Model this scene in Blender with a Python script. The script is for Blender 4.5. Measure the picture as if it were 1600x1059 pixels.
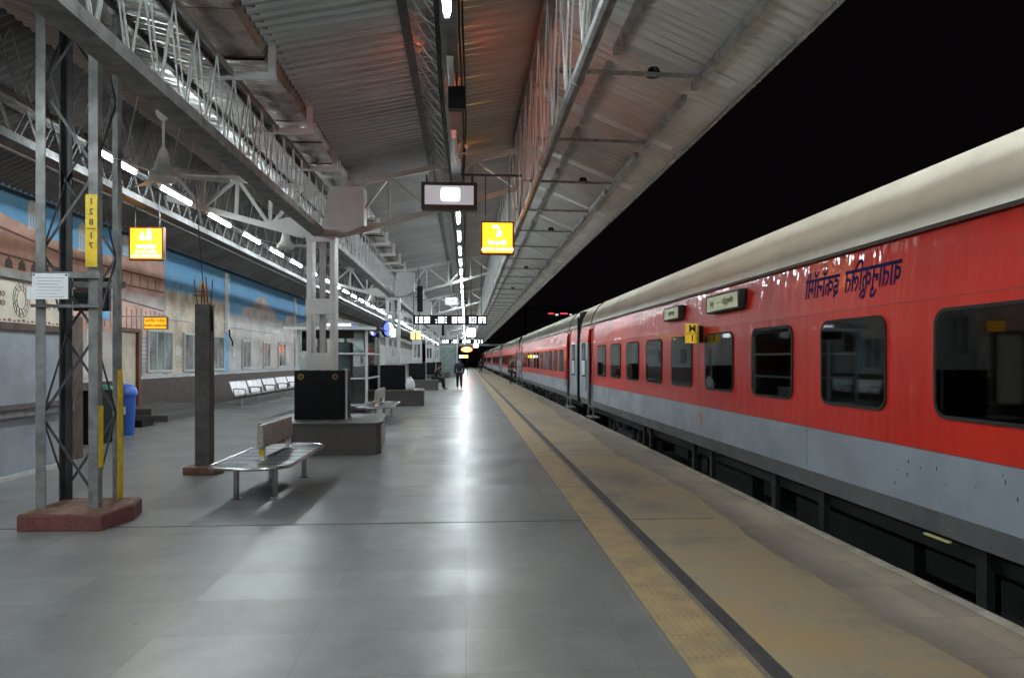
import bpy, bmesh, math, random
from mathutils import Vector, Matrix
random.seed(7)
R = math.radians
S = bpy.context.scene
COL = S.collection
for o in list(bpy.data.objects): bpy.data.objects.remove(o)

# ------------------------------------------------------------------ camera, night sky, exposure
cam_d = bpy.data.cameras.new('camera'); cam = bpy.data.objects.new('camera', cam_d); COL.objects.link(cam)
cam_d.sensor_width = 36.0; cam_d.lens = 24.75; cam_d.clip_start = 0.05; cam_d.clip_end = 3000
cam.location = (0, 0, 1.6); cam.rotation_euler = (R(90), 0, R(-3.745)); cam_d.shift_y = 0.0203
S.camera = cam
W = bpy.data.worlds.new('World'); S.world = W; W.use_nodes = True
wn = W.node_tree.nodes; wl = W.node_tree.links
bg = wn['Background']
sky = wn.new('ShaderNodeTexSky'); sky.sky_type = 'NISHITA'; sky.sun_disc = False
sky.sun_elevation = R(-9); sky.sun_rotation = R(200)
mixs = wn.new('ShaderNodeMix'); mixs.data_type = 'RGBA'; mixs.blend_type = 'ADD'; mixs.inputs[0].default_value = 1
wl.new(sky.outputs[0], mixs.inputs[6]); mixs.inputs[7].default_value = (0.022, 0.014, 0.020, 1)
wl.new(mixs.outputs[2], bg.inputs['Color']); bg.inputs['Strength'].default_value = 0.05
S.view_settings.view_transform = 'Standard'; S.view_settings.look = 'None'
S.view_settings.exposure = 1.08; S.view_settings.gamma = 1.0
S.cycles.max_bounces = 7; S.cycles.diffuse_bounces = 4; S.cycles.glossy_bounces = 4
S.cycles.transparent_max_bounces = 8; S.cycles.use_light_tree = True
S.cycles.sample_clamp_indirect = 4.0; S.cycles.caustics_reflective = False; S.cycles.caustics_refractive = False
TUBE = 58.0
LAMP = 12.0
ROOF_FILL = 15000.0  # strength of the added spot that brightens the train roof

# ------------------------------------------------------------------ materials
M = {}
def mat(name, col, rough=0.6, metal=0.0, var=0.12, scale=3.0, bump=0.0, bscale=40.0, coat=0.0, stretch=(1,1,1), emit=None, es=0, spec=0.5, dirt=None, rvar=0.0):
    m = bpy.data.materials.new(name); m.use_nodes = True
    n = m.node_tree.nodes; l = m.node_tree.links; b = n['Principled BSDF']
    b.inputs['Roughness'].default_value = rough; b.inputs['Metallic'].default_value = metal
    b.inputs['Coat Weight'].default_value = coat; b.inputs['Coat Roughness'].default_value = 0.08
    b.inputs['Specular IOR Level'].default_value = spec
    b.inputs['Base Color'].default_value = (*col, 1)
    if emit:
        b.inputs['Emission Color'].default_value = (*emit, 1); b.inputs['Emission Strength'].default_value = es
        M[name] = m; return m
    tc = n.new('ShaderNodeTexCoord'); mp = n.new('ShaderNodeMapping'); mp.inputs['Scale'].default_value = stretch
    l.new(tc.outputs['Object'], mp.inputs[0])
    nz = n.new('ShaderNodeTexNoise'); nz.inputs['Scale'].default_value = scale; nz.inputs['Detail'].default_value = 6; nz.inputs['Roughness'].default_value = .62
    l.new(mp.outputs[0], nz.inputs[0])
    if var > 0:
        rp = n.new('ShaderNodeValToRGB'); e = rp.color_ramp.elements
        d = dirt or tuple(c * (1 - 2.2 * var) for c in col)
        e[0].position = .3; e[0].color = (*d, 1); e[1].position = .62; e[1].color = (*[min(1, c * (1 + .5*var)) for c in col], 1)
        l.new(nz.outputs[0], rp.inputs[0]); l.new(rp.outputs[0], b.inputs['Base Color'])
    if rvar > 0:
        mr = n.new('ShaderNodeMapRange'); mr.inputs[1].default_value = .3; mr.inputs[2].default_value = .7
        mr.inputs[3].default_value = rough + rvar; mr.inputs[4].default_value = max(.02, rough - rvar)
        l.new(nz.outputs[0], mr.inputs[0]); l.new(mr.outputs[0], b.inputs['Roughness'])
    if bump > 0:
        n2 = n.new('ShaderNodeTexNoise'); n2.inputs['Scale'].default_value = bscale; n2.inputs['Detail'].default_value = 3
        l.new(mp.outputs[0], n2.inputs[0])
        bp = n.new('ShaderNodeBump'); bp.inputs['Strength'].default_value = bump; bp.inputs['Distance'].default_value = .02
        l.new(n2.outputs[0], bp.inputs['Height']); l.new(bp.outputs[0], b.inputs['Normal'])
    M[name] = m; return m

mat('steel_grey', (.20,.20,.195), .55, .1, .22, 6, .15, 60, rvar=.12)
mat('chord_grey', (.10,.10,.097), .6, .1, .3, 6, .15)
mat('steel_dark', (.055,.055,.058), .55, .2, .2, 6, .1)
mat('steel_white', (.50,.51,.50), .45, 0, .05, 5, .08, rvar=.1)
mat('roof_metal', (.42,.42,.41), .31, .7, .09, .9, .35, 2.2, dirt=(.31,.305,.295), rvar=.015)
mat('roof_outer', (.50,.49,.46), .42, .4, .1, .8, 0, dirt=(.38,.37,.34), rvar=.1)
mat('roof_shaded', (.11,.105,.10), .5, .4, .25, .8, 0)  # sheets of the unlit outer slope, shade put into their colour
mat('gutter_metal', (.40,.33,.29), .26, .8, .25, 2.5, 1, 4, dirt=(.16,.12,.10))
mat('duct', (.16,.165,.165), .5, .2, .2, 4)
mat('fixture', (.7,.7,.7), .4, 0, .05)
mat('tube_light', (1,1,1), .5, emit=(.86,.97,1.0), es=TUBE)
mat('tube_off', (.75,.77,.78), .3, 0, .05)
mat('fan_white', (.62,.60,.56), .4, 0, .15, 8)
mat('black_plastic', (.008,.008,.009), .45, 0, .1, spec=.12)
mat('black_matte', (.008,.008,.009), .7, 0, .3, 5, .2, spec=.2)
mat('granite', (.085,.08,.076), .38, 0, .35, 45, 0, rvar=.1, dirt=(.035,.033,.032))
mat('red_plinth', (.16,.05,.042), .6, 0, .3, 8, .4, 50, dirt=(.09,.035,.03))
mat('brown_stone', (.16,.08,.05), .8, 0, .3, 8, .5, 40)
mat('concrete', (.095,.09,.086), .85, 0, .25, 5, .4, 60)
mat('rust', (.17,.06,.025), .8, .2, .3, 20, .4)
mat('stainless', (.42,.43,.44), .24, .9, .1, 10)
mat('perforated', (.20,.205,.21), .3, .8, .2, 60)
mat('chair_metal', (.62,.60,.62), .35, .6, .15, 30)
mat('yellow', (.75,.52,.02), .5, 0, .15, 10, .1)
mat('dull_yellow', (.22,.17,.015), .6, 0, .3, 20)
mat('ink', (.012,.012,.012), .6, 0, 0)
mat('ink_blue', (.006,.006,.05), .8, 0, 0, spec=.15)
mat('paper', (.72,.73,.74), .7, 0, .06, 6)
mat('cream_board', (.60,.55,.45), .6, 0, .08, 3)
mat('board_grey', (.30,.33,.37), .5, 0, .12, 2, 0)
mat('wood_dark', (.09,.05,.035), .6, 0, .3, 6)
mat('brown_frame', (.16,.05,.025), .5, 0, .2, 6)
mat('cream_paint', (.52,.45,.34), .6, 0, .12, 3)
mat('wall_white', (.42,.42,.40), .7, 0, .12, 2)
mat('dado', (.075,.052,.048), .45, 0, .25, 4)
mat('sill', (.55,.53,.50), .6, 0, .15, 4)
mat('m_sky', (.12,.36,.66), .6, 0, .15, .9, dirt=(.19,.43,.66))
mat('m_pink', (.62,.38,.31), .6, 0, .16, 1.6)
mat('m_pink_dark', (.20,.10,.08), .6, 0, .2, 3)
mat('m_cream', (.56,.48,.36), .6, 0, .25, 1.5, dirt=(.27,.22,.16))
mat('m_ochre', (.50,.32,.17), .6, 0, .15, 2)
mat('m_grey', (.46,.43,.41), .6, 0, .3, 1.0, dirt=(.27,.27,.28))
mat('m_pale', (.56,.50,.48), .6, 0, .2, 1.2)
mat('m_white', (.62,.61,.58), .6, 0, .1, 3)
mat('m_line', (.13,.10,.08), .6, 0, .2, 3)
mat('glass_dark', (.012,.018,.02), .06, 0, 0, spec=.9)
mat('win_glass', (.26,.29,.29), .12, 0, .4, 1.2, spec=.8)
mat('train_grey', (.22,.25,.29), .42, 0, .12, 1.2, .03, 20, coat=.15, rvar=.1)
mat('train_skirt', (.10,.105,.11), .6, 0, .2, 2, .1)
mat('train_roof', (.90,.88,.79), .55, 0, .13, .8, .05, 8, dirt=(.76,.73,.63))
mat('gutter_dark', (.05,.03,.02), .6)
mat('rubber', (.008,.008,.008), .85, 0, .1)
mat('under', (.005,.005,.005), .8, 0, .4, 6, .3)
mat('wheel_steel', (.12,.09,.075), .6, .6, .3, 10)
mat('frost', (.5,.52,.5), .4, 0, .05)
mat('train_board', (.50,.50,.20), .4, 0, .12, 6)
mat('bin_blue', (.04,.13,.50), .35, 0, .1)
mat('bin_green', (.03,.20,.12), .4, 0, .1)
mat('wood_grey', (.34,.31,.28), .55, 0, .25, 8, stretch=(6,1,6))
mat('sign_orange', (.9,.35,.02), .4, emit=(1,.36,.01), es=1.9)
mat('sign_glow', (1,.8,.3), .4, emit=(1,.78,.28), es=3.2)
mat('sign_frame', (.16,.05,.02), .5, 0, .1)
mat('display_face', (.6,.65,.7), .4, emit=(.5,.57,.65), es=.22)
mat('led_white', (1,1,1), .4, emit=(.9,.96,1), es=2.0)
mat('led_blue', (.2,.3,1), .4, emit=(.12,.16,.8), es=.5)
mat('led_red', (1,.1,.02), .4, emit=(1,.10,.03), es=9)
mat('added_red_glow', (1,.1,.02), .4, emit=(1,.14,.04), es=95)  # made-up red glow for the back of the black box
mat('led_yellow', (1,.8,.1), .4, emit=(1,.75,.1), es=3)
mat('cloth_navy', (.012,.018,.035), .85, 0, .3, 20, .4)
mat('cloth_black', (.012,.012,.014), .85, 0, .3, 20, .4)
mat('cloth_brown', (.045,.03,.022), .85, 0, .3, 20, .4)
mat('skin', (.24,.13,.085), .55, 0, .1)
mat('hair', (.012,.01,.009), .7, 0, .1)
mat('shoe', (.25,.25,.26), .6, 0, .3, 30)
mat('cloth_grey', (.14,.14,.14), .9, 0, .4, 14, .4)
mat('stair_steel', (.20,.25,.24), .6, .1, .2, 3)
mat('ballast', (.035,.033,.03), .95, 0, .5, 12, 1, 12)
mat('rail_steel', (.10,.08,.07), .35, .9, .2, 10)
mat('asphalt', (.025,.025,.026), .9, 0, .3, 2)
mat('ceiling_glass', (.5,.55,.55), .1)

def glass_mat():
    m = bpy.data.materials.new('kiosk_glass'); m.use_nodes = True; n = m.node_tree.nodes; l = m.node_tree.links
    out = n['Material Output']; n.remove(n['Principled BSDF'])
    t = n.new('ShaderNodeBsdfTransparent'); t.inputs[0].default_value = (.80,.86,.85,1)
    g = n.new('ShaderNodeBsdfGlossy'); g.inputs['Roughness'].default_value = .06; g.inputs[0].default_value = (.9,.95,.95,1)
    lw = n.new('ShaderNodeLayerWeight'); lw.inputs[0].default_value = .35
    mx = n.new('ShaderNodeMixShader'); l.new(lw.outputs['Fresnel'], mx.inputs[0]); l.new(t.outputs[0], mx.inputs[1]); l.new(g.outputs[0], mx.inputs[2])
    l.new(mx.outputs[0], out.inputs[0]); M['kiosk_glass'] = m
glass_mat()
def tinted():
    m = M['kiosk_glass'].copy(); m.name = 'tinted_glass'
    for n_ in m.node_tree.nodes:
        if n_.type == 'BSDF_TRANSPARENT': n_.inputs[0].default_value = (.30,.38,.37,1)
        if n_.type == 'BSDF_GLOSSY': n_.inputs['Roughness'].default_value = .03
        if n_.type == 'LAYER_WEIGHT': n_.inputs[0].default_value = .30
    M['tinted_glass'] = m
tinted()
mat('interior_dark', (.045,.06,.06), .8, 0, .5, 2.5, dirt=(.012,.016,.016))
mat('curtain_cloth', (.10,.16,.17), .9, 0, .2, 8)
mat('berth_blue', (.03,.06,.13), .7, 0, .1)

def nd(t, ty, **kw):
    x = t.nodes.new(ty)
    for k, v in kw.items(): setattr(x, k, v)
    return x
def math_n(t, op, a, b=None, c=None):
    x = t.nodes.new('ShaderNodeMath'); x.operation = op
    for i, v in enumerate((a, b, c)):
        if v is None: continue
        if isinstance(v, (int, float)): x.inputs[i].default_value = v
        else: t.links.new(v, x.inputs[i])
    return x.outputs[0]

def granite_floor(name, col, rough, tx, ty, tilt, var=.10, joint=.5, speck=90.0):
    """polished slabs: each slab its own shade, gloss and a hair of tilt, so reflections break at the joints"""
    m = bpy.data.materials.new(name); m.use_nodes = True; t = m.node_tree; l = t.links; b = t.nodes['Principled BSDF']
    geo = nd(t, 'ShaderNodeNewGeometry'); sp = nd(t, 'ShaderNodeSeparateXYZ'); l.new(geo.outputs['Position'], sp.inputs[0])
    u = math_n(t, 'DIVIDE', sp.outputs[0], tx); v0 = math_n(t, 'DIVIDE', sp.outputs[1], ty)
    iu = math_n(t, 'FLOOR', u); iv = math_n(t, 'FLOOR', v0)
    cb = nd(t, 'ShaderNodeCombineXYZ'); l.new(iu, cb.inputs[0]); l.new(iv, cb.inputs[1])
    wn_ = nd(t, 'ShaderNodeTexWhiteNoise', noise_dimensions='3D'); l.new(cb.outputs[0], wn_.inputs[0])
    sc = nd(t, 'ShaderNodeSeparateColor'); l.new(wn_.outputs['Color'], sc.inputs[0])
    nz = nd(t, 'ShaderNodeTexNoise'); nz.inputs['Scale'].default_value = .55; nz.inputs['Detail'].default_value = 5; l.new(geo.outputs['Position'], nz.inputs[0])
    ns = nd(t, 'ShaderNodeTexNoise'); ns.inputs['Scale'].default_value = speck; ns.inputs['Detail'].default_value = 2; l.new(geo.outputs['Position'], ns.inputs[0])
    # joints
    fu = math_n(t, 'FRACT', u); fv = math_n(t, 'FRACT', v0)
    du = math_n(t, 'MULTIPLY', math_n(t, 'MINIMUM', fu, math_n(t, 'SUBTRACT', 1, fu)), tx)
    dv = math_n(t, 'MULTIPLY', math_n(t, 'MINIMUM', fv, math_n(t, 'SUBTRACT', 1, fv)), ty)
    dj = math_n(t, 'MINIMUM', du, dv); jn = math_n(t, 'LESS_THAN', dj, .004)
    shade = math_n(t, 'ADD', 1 - var, math_n(t, 'MULTIPLY', sc.outputs[0], 2 * var))
    shade = math_n(t, 'MULTIPLY', shade, math_n(t, 'ADD', .72, math_n(t, 'MULTIPLY', nz.outputs[0], .56)))
    shade = math_n(t, 'MULTIPLY', shade, math_n(t, 'ADD', .8, math_n(t, 'MULTIPLY', ns.outputs[0], .4)))
    st_ = nd(t, 'ShaderNodeTexNoise'); st_.inputs['Scale'].default_value = 2.3; st_.inputs['Detail'].default_value = 7; st_.inputs['Roughness'].default_value = .7; l.new(geo.outputs['Position'], st_.inputs[0])
    shade = math_n(t, 'MULTIPLY', shade, math_n(t, 'ADD', .55, math_n(t, 'MULTIPLY', st_.outputs[0], .9)))
    shade = math_n(t, 'MULTIPLY', shade, math_n(t, 'SUBTRACT', 1, math_n(t, 'MULTIPLY', jn, joint)))
    vo = nd(t, 'ShaderNodeTexVoronoi'); vo.inputs['Scale'].default_value = 1.7; l.new(geo.outputs['Position'], vo.inputs['Vector'])
    sp3 = nd(t, 'ShaderNodeSeparateColor'); l.new(vo.outputs['Color'], sp3.inputs[0])
    spot = math_n(t, 'MULTIPLY', math_n(t, 'LESS_THAN', math_n(t, 'ADD', vo.outputs['Distance'], math_n(t, 'MULTIPLY', ns.outputs[0], .05)), math_n(t, 'MULTIPLY', sp3.outputs[0], .10)), .35)
    shade = math_n(t, 'MULTIPLY', shade, math_n(t, 'SUBTRACT', 1, spot))
    ws = nd(t, 'ShaderNodeTexWave'); ws.inputs['Scale'].default_value = .35; ws.inputs['Distortion'].default_value = 14; ws.inputs['Detail'].default_value = 5; l.new(geo.outputs['Position'], ws.inputs[0])
    shade = math_n(t, 'MULTIPLY', shade, math_n(t, 'ADD', .93, math_n(t, 'MULTIPLY', ws.outputs[0], .12)))
    vm = nd(t, 'ShaderNodeVectorMath', operation='SCALE'); vm.inputs[0].default_value = col; b.inputs['Specular IOR Level'].default_value = .42; l.new(shade, vm.inputs['Scale'])
    l.new(vm.outputs[0], b.inputs['Base Color'])
    nr = nd(t, 'ShaderNodeTexNoise'); nr.inputs['Scale'].default_value = 1.6; nr.inputs['Detail'].default_value = 6; nr.inputs['Roughness'].default_value = .7
    l.new(geo.outputs['Position'], nr.inputs[0])
    rr = math_n(t, 'ADD', rough, math_n(t, 'MULTIPLY', math_n(t, 'SUBTRACT', sc.outputs[1], .5), .07))
    rr = math_n(t, 'ADD', rr, math_n(t, 'MULTIPLY', math_n(t, 'SUBTRACT', nr.outputs[0], .5), .22))
    rr = math_n(t, 'MAXIMUM', rr, .29)
    l.new(rr, b.inputs['Roughness'])
    ca = nd(t, 'ShaderNodeCombineXYZ')
    l.new(math_n(t, 'MULTIPLY', math_n(t, 'SUBTRACT', sc.outputs[0], .5), tilt), ca.inputs[0])
    l.new(math_n(t, 'MULTIPLY', math_n(t, 'SUBTRACT', sc.outputs[2], .5), tilt), ca.inputs[1])
    ad = nd(t, 'ShaderNodeVectorMath', operation='ADD'); l.new(geo.outputs['Normal'], ad.inputs[0]); l.new(ca.outputs[0], ad.inputs[1])
    no = nd(t, 'ShaderNodeVectorMath', operation='NORMALIZE'); l.new(ad.outputs[0], no.inputs[0])
    bp = nd(t, 'ShaderNodeBump'); bp.inputs['Strength'].default_value = .12; bp.inputs['Distance'].default_value = .004
    nb = nd(t, 'ShaderNodeTexNoise'); nb.inputs['Scale'].default_value = 9; l.new(geo.outputs['Position'], nb.inputs[0])
    l.new(nb.outputs[0], bp.inputs['Height']); l.new(no.outputs[0], bp.inputs['Normal']); l.new(bp.outputs[0], b.inputs['Normal'])
    M[name] = m
granite_floor('floor_granite', (.160,.159,.154), .35, .9, .6, .05, var=.07, joint=.22)
granite_floor('floor_rough', (.165,.145,.118), .55, .6, .6, .01, var=.12, joint=.35, speck=60)

def worn_yellow():
    m = bpy.data.materials.new('worn_yellow'); m.use_nodes = True; t = m.node_tree; l = t.links; b = t.nodes['Principled BSDF']
    geo = nd(t, 'ShaderNodeNewGeometry')
    n1 = nd(t, 'ShaderNodeTexNoise'); n1.inputs['Scale'].default_value = .8; n1.inputs['Detail'].default_value = 8; n1.inputs['Roughness'].default_value = .6
    n2 = nd(t, 'ShaderNodeTexNoise'); n2.inputs['Scale'].default_value = 9; n2.inputs['Detail'].default_value = 6; n2.inputs['Roughness'].default_value = .7
    l.new(geo.outputs['Position'], n1.inputs[0]); l.new(geo.outputs['Position'], n2.inputs[0])
    s = math_n(t, 'ADD', math_n(t, 'MULTIPLY', n1.outputs[0], .7), math_n(t, 'MULTIPLY', n2.outputs[0], .3))
    rp = nd(t, 'ShaderNodeValToRGB'); e = rp.color_ramp.elements
    e[0].position = .38; e[0].color = (.17,.15,.12,1); e[1].position = .64; e[1].color = (.34,.23,.105,1)
    e.new(.5).color = (.29,.235,.155,1)
    l.new(s, rp.inputs[0]); l.new(rp.outputs[0], b.inputs['Base Color']); b.inputs['Roughness'].default_value = .6
    bp = nd(t, 'ShaderNodeBump'); bp.inputs['Strength'].default_value = .3; bp.inputs['Distance'].default_value = .006
    l.new(n2.outputs[0], bp.inputs['Height']); l.new(bp.outputs[0], b.inputs['Normal'])
    M['worn_yellow'] = m
worn_yellow()
mat('tactile', (.33,.235,.115), .5, 0, .3, 3.5, .1, dirt=(.21,.165,.11))
mat('edge_stone', (.27,.25,.21), .7, 0, .25, 4, .3)
mat('dark_joint', (.045,.042,.042), .7, 0, .2, 4)

mat('train_seam', (.09,.02,.015), .6, 0, .1)
def train_red():
    """glossy enamel over thin sheet: wavy between the welds, so lamps smear into streaks"""
    m = bpy.data.materials.new('train_red'); m.use_nodes = True; t = m.node_tree; l = t.links; b = t.nodes['Principled BSDF']
    tc = nd(t, 'ShaderNodeTexCoord'); mp = nd(t, 'ShaderNodeMapping'); mp.inputs['Scale'].default_value = (1, 3.2, .8); l.new(tc.outputs['Object'], mp.inputs[0])
    n1 = nd(t, 'ShaderNodeTexNoise'); n1.inputs['Scale'].default_value = 2.0; n1.inputs['Detail'].default_value = 2.5; l.new(mp.outputs[0], n1.inputs[0])
    n2 = nd(t, 'ShaderNodeTexNoise'); n2.inputs['Scale'].default_value = .7; n2.inputs['Detail'].default_value = 6; l.new(tc.outputs['Object'], n2.inputs[0])
    rp = nd(t, 'ShaderNodeValToRGB'); e = rp.color_ramp.elements
    e[0].position = .3; e[0].color = (.36,.010,.005,1); e[1].position = .68; e[1].color = (.50,.018,.006,1)
    l.new(n2.outputs[0], rp.inputs[0]); l.new(rp.outputs[0], b.inputs['Base Color'])
    b.inputs['Roughness'].default_value = .5; b.inputs['Specular IOR Level'].default_value = .2; b.inputs['Coat Weight'].default_value = .32; b.inputs['Coat Roughness'].default_value = .03
    bp = nd(t, 'ShaderNodeBump'); bp.inputs['Strength'].default_value = .38; bp.inputs['Distance'].default_value = .03
    l.new(n1.outputs[0], bp.inputs['Height']); l.new(bp.outputs[0], b.inputs['Normal']); l.new(bp.outputs[0], b.inputs['Coat Normal'])
    M['train_red'] = m
train_red()

# ------------------------------------------------------------------ mesh helpers
class MB:
    def __init__(s): s.v = []; s.f = []
    def add(s, vs, fs):
        k = len(s.v); s.v += [tuple(p) for p in vs]; s.f += [tuple(i + k for i in f) for f in fs]; return s
    def box(s, x0, x1, y0, y1, z0, z1):
        vs = [(x0,y0,z0),(x1,y0,z0),(x1,y1,z0),(x0,y1,z0),(x0,y0,z1),(x1,y0,z1),(x1,y1,z1),(x0,y1,z1)]
        return s.add(vs, [(0,3,2,1),(4,5,6,7),(0,1,5,4),(1,2,6,5),(2,3,7,6),(3,0,4,7)])
    def cbox(s, c, d): return s.box(c[0]-d[0]/2, c[0]+d[0]/2, c[1]-d[1]/2, c[1]+d[1]/2, c[2]-d[2]/2, c[2]+d[2]/2)
    def bar(s, p, q, w, h=None, up=(0,0,1)):
        h = h or w; p = Vector(p); q = Vector(q); d = (q - p).normalized(); u = Vector(up)
        if abs(d.dot(u)) > .98: u = Vector((0,1,0))
        a = d.cross(u).normalized() * w/2; b = a.cross(d).normalized() * h/2
        vs = [p-a-b, p+a-b, p+a+b, p-a+b, q-a-b, q+a-b, q+a+b, q-a+b]
        return s.add(vs, [(0,3,2,1),(4,5,6,7),(0,1,5,4),(1,2,6,5),(2,3,7,6),(3,0,4,7)])
    def angle(s, p, q, w, t=.012, sx=1, sy=1):
        """L-section upright"""
        x, y = p[0], p[1]
        s.box(min(x, x+sx*w), max(x, x+sx*w), min(y, y+sy*t), max(y, y+sy*t), p[2], q[2])
        s.box(min(x, x+sx*t), max(x, x+sx*t), min(y+sy*t, y+sy*w), max(y+sy*t, y+sy*w), p[2], q[2]); return s
    def tube(s, p, q, r, r2=None, n=10, cap=True):
        r2 = r if r2 is None else r2; p = Vector(p); q = Vector(q); d = (q - p).normalized()
        u = Vector((0,0,1)) if abs(d.z) < .95 else Vector((1,0,0))
        a = d.cross(u).normalized(); b = d.cross(a).normalized(); vs = []
        for c, rr in ((p, r), (q, r2)):
            for i in range(n):
                t = 2*math.pi*i/n; vs.append(c + a*math.cos(t)*rr + b*math.sin(t)*rr)
        fs = [(i, (i+1) % n, n+(i+1) % n, n+i) for i in range(n)]
        if cap: fs += [tuple(range(n))[::-1], tuple(range(n, 2*n))]
        return s.add(vs, fs)
    def path(s, pts, r, n=8):
        for a, b in zip(pts, pts[1:]): s.tube(a, b, r, n=n)
        return s
    def ring(s, pts, r, n=8):
        m = len(pts); vs = []; fs = []
        for i in range(m):
            d = (Vector(pts[(i+1) % m]) - Vector(pts[i-1])).normalized(); a = d.cross(Vector((0,0,1))).normalized()
            for k in range(n):
                t = 2*math.pi*k/n; vs.append(Vector(pts[i]) + a*math.cos(t)*r + Vector((0,0,1))*math.sin(t)*r)
        for i in range(m):
            j = (i+1) % m
            fs += [(i*n+k, i*n+(k+1) % n, j*n+(k+1) % n, j*n+k) for k in range(n)]
        return s.add(vs, fs)
    def lathe(s, prof, c=(0,0,0), n=20):
        vs = []; fs = []
        for (r, z) in prof:
            for i in range(n):
                t = 2*math.pi*i/n; vs.append((c[0]+r*math.cos(t), c[1]+r*math.sin(t), c[2]+z))
        m = len(prof)
        for j in range(m-1):
            for i in range(n): fs.append((j*n+i, j*n+(i+1) % n, (j+1)*n+(i+1) % n, (j+1)*n+i))
        fs += [tuple(range(n))[::-1], tuple(range((m-1)*n, m*n))]
        return s.add(vs, fs)
    def prism_x(s, pts, x0, x1):
        """polygon in (y,z) given thickness along x"""
        n = len(pts); vs = [(x0, a, b) for a, b in pts] + [(x1, a, b) for a, b in pts]
        fs = [tuple(range(n))[::-1], tuple(range(n, 2*n))] + [(i, (i+1) % n, n+(i+1) % n, n+i) for i in range(n)]
        return s.add(vs, fs)
    def prism_y(s, pts, y0, y1):
        n = len(pts); vs = [(a, y0, b) for a, b in pts] + [(a, y1, b) for a, b in pts]
        fs = [tuple(range(n)), tuple(range(n, 2*n))[::-1]] + [(i, n+i, n+(i+1) % n, (i+1) % n) for i in range(n)]
        return s.add(vs, fs)
    def prism_z(s, pts, z0, z1):
        n = len(pts); vs = [(a, b, z0) for a, b in pts] + [(a, b, z1) for a, b in pts]
        fs = [tuple(range(n))[::-1], tuple(range(n, 2*n))] + [(i, (i+1) % n, n+(i+1) % n, n+i) for i in range(n)]
        return s.add(vs, fs)
    def build(s, name, m, parent=None, smooth=False, bevel=0):
        me = bpy.data.meshes.new(name); me.from_pydata(s.v, [], s.f); me.update()
        bm = bmesh.new(); bm.from_mesh(me); bmesh.ops.recalc_face_normals(bm, faces=bm.faces); bm.to_mesh(me); bm.free()
        me.materials.append(M[m] if isinstance(m, str) else m)
        o = bpy.data.objects.new(name, me); COL.objects.link(o)
        if smooth:
            for p in me.polygons: p.use_smooth = True
            e = o.modifiers.new('e', 'EDGE_SPLIT'); e.split_angle = R(35)
        if bevel:
            b = o.modifiers.new('b', 'BEVEL'); b.width = bevel; b.segments = 2; b.limit_method = 'ANGLE'
        if parent: o.parent = parent
        return o
def rrect(w, h, r, n=5, cx=0, cy=0):
    pts = []
    for sx, sy, a0 in ((1,1,0),(-1,1,90),(-1,-1,180),(1,-1,270)):
        for i in range(n+1):
            a = R(a0 + 90*i/n); pts.append((cx + sx*(w/2-r) + r*math.cos(a), cy + sy*(h/2-r) + r*math.sin(a)))
    return pts
def thing(name, label, cat, loc=(0,0,0), rz=0, group=None):
    o = bpy.data.objects.new(name, None); COL.objects.link(o); o.location = loc; o.rotation_euler = (0,0,rz); o.empty_display_size = .2
    o['label'] = label; o['category'] = cat
    if group: o['group'] = group
    return o
def tag(o, label, cat, group=None):
    o['label'] = label; o['category'] = cat
    if group: o['group'] = group
    return o
def struct(o, label, kind='structure'):
    o['kind'] = kind; o['label'] = label; return o
def kids(o): return [c for c in bpy.data.objects if c.parent == o]
def dup(o, loc=None, rz=None, label=None, parent=None):
    c = o.copy(); COL.objects.link(c)
    if parent: c.parent = parent
    if loc is not None: c.location = loc
    if rz is not None: c.rotation_euler = (0,0,rz)
    if label: c['label'] = label
    for k in kids(o): dup(k, parent=c)
    return c
def text(name, body, size, m, parent=None, loc=(0,0,0), rot=(R(90),0,0), mirror=True, depth=.002, bold=0, sx=1.0, align='CENTER', sp=1.0):
    cu = bpy.data.curves.new(name, 'FONT'); cu.body = body; cu.size = size; cu.align_x = align; cu.align_y = 'CENTER'
    cu.extrude = depth; cu.offset = bold; cu.resolution_u = 2; cu.space_character = sp
    t = bpy.data.objects.new(name, cu); COL.objects.link(t)
    dg = bpy.context.evaluated_depsgraph_get(); me = bpy.data.meshes.new_from_object(t.evaluated_get(dg))
    bpy.data.objects.remove(t)
    k = -sx if mirror else sx
    for v in me.vertices: v.co.x *= k
    if mirror: me.flip_normals()
    me.materials.clear(); me.materials.append(M[m])
    o = bpy.data.objects.new(name, me); COL.objects.link(o); o.location = loc; o.rotation_euler = rot
    if parent: o.parent = parent
    return o

YE = 150.0      # far end of the platform
Y0 = -14.0      # near end, behind the camera
WX = -9.2       # station building face
# ------------------------------------------------------------------ ground, track, platform
struct(MB().box(-600, 600, -300, 1500, -1.45, -1.25).build('ground', 'asphalt'), 'dark ground around the station at night')
struct(MB().box(3.32, 9.5, Y0, 400, -1.246, -1.02).build('track_bed', 'ballast'), 'dark stone ballast under the train')
t = MB()
for x in (4.2, 5.876): t.box(x-.035, x+.035, Y0, 400, -.96, -.80).box(x-.07, x+.07, Y0, 400, -1.0, -.96)
struct(t.build('railway_track', 'rail_steel'), 'pair of steel rails below the train')
struct(MB().box(-14, 1.14, Y0, YE, -1.24, 0).build('platform_floor', 'floor_granite'), 'polished grey granite platform floor')
struct(MB().box(1.14, 3.22, Y0, YE, -1.24, 0).build('platform_edge_paving', 'floor_rough'), 'rough grey paving between granite floor and platform edge')
e = MB()
y = Y0
while y < YE:
    l = 1.2; dx = random.uniform(-.008, .008)
    e.box(3.22, 3.32+dx, y, y+l-.006, -.14, .004+random.uniform(-.003,.003)); y += l
e.box(3.2205, 3.29, Y0, YE, -1.24, -.141)
struct(e.build('platform_kerb', 'edge_stone'), 'pale worn coping stones along the platform edge')
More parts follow.
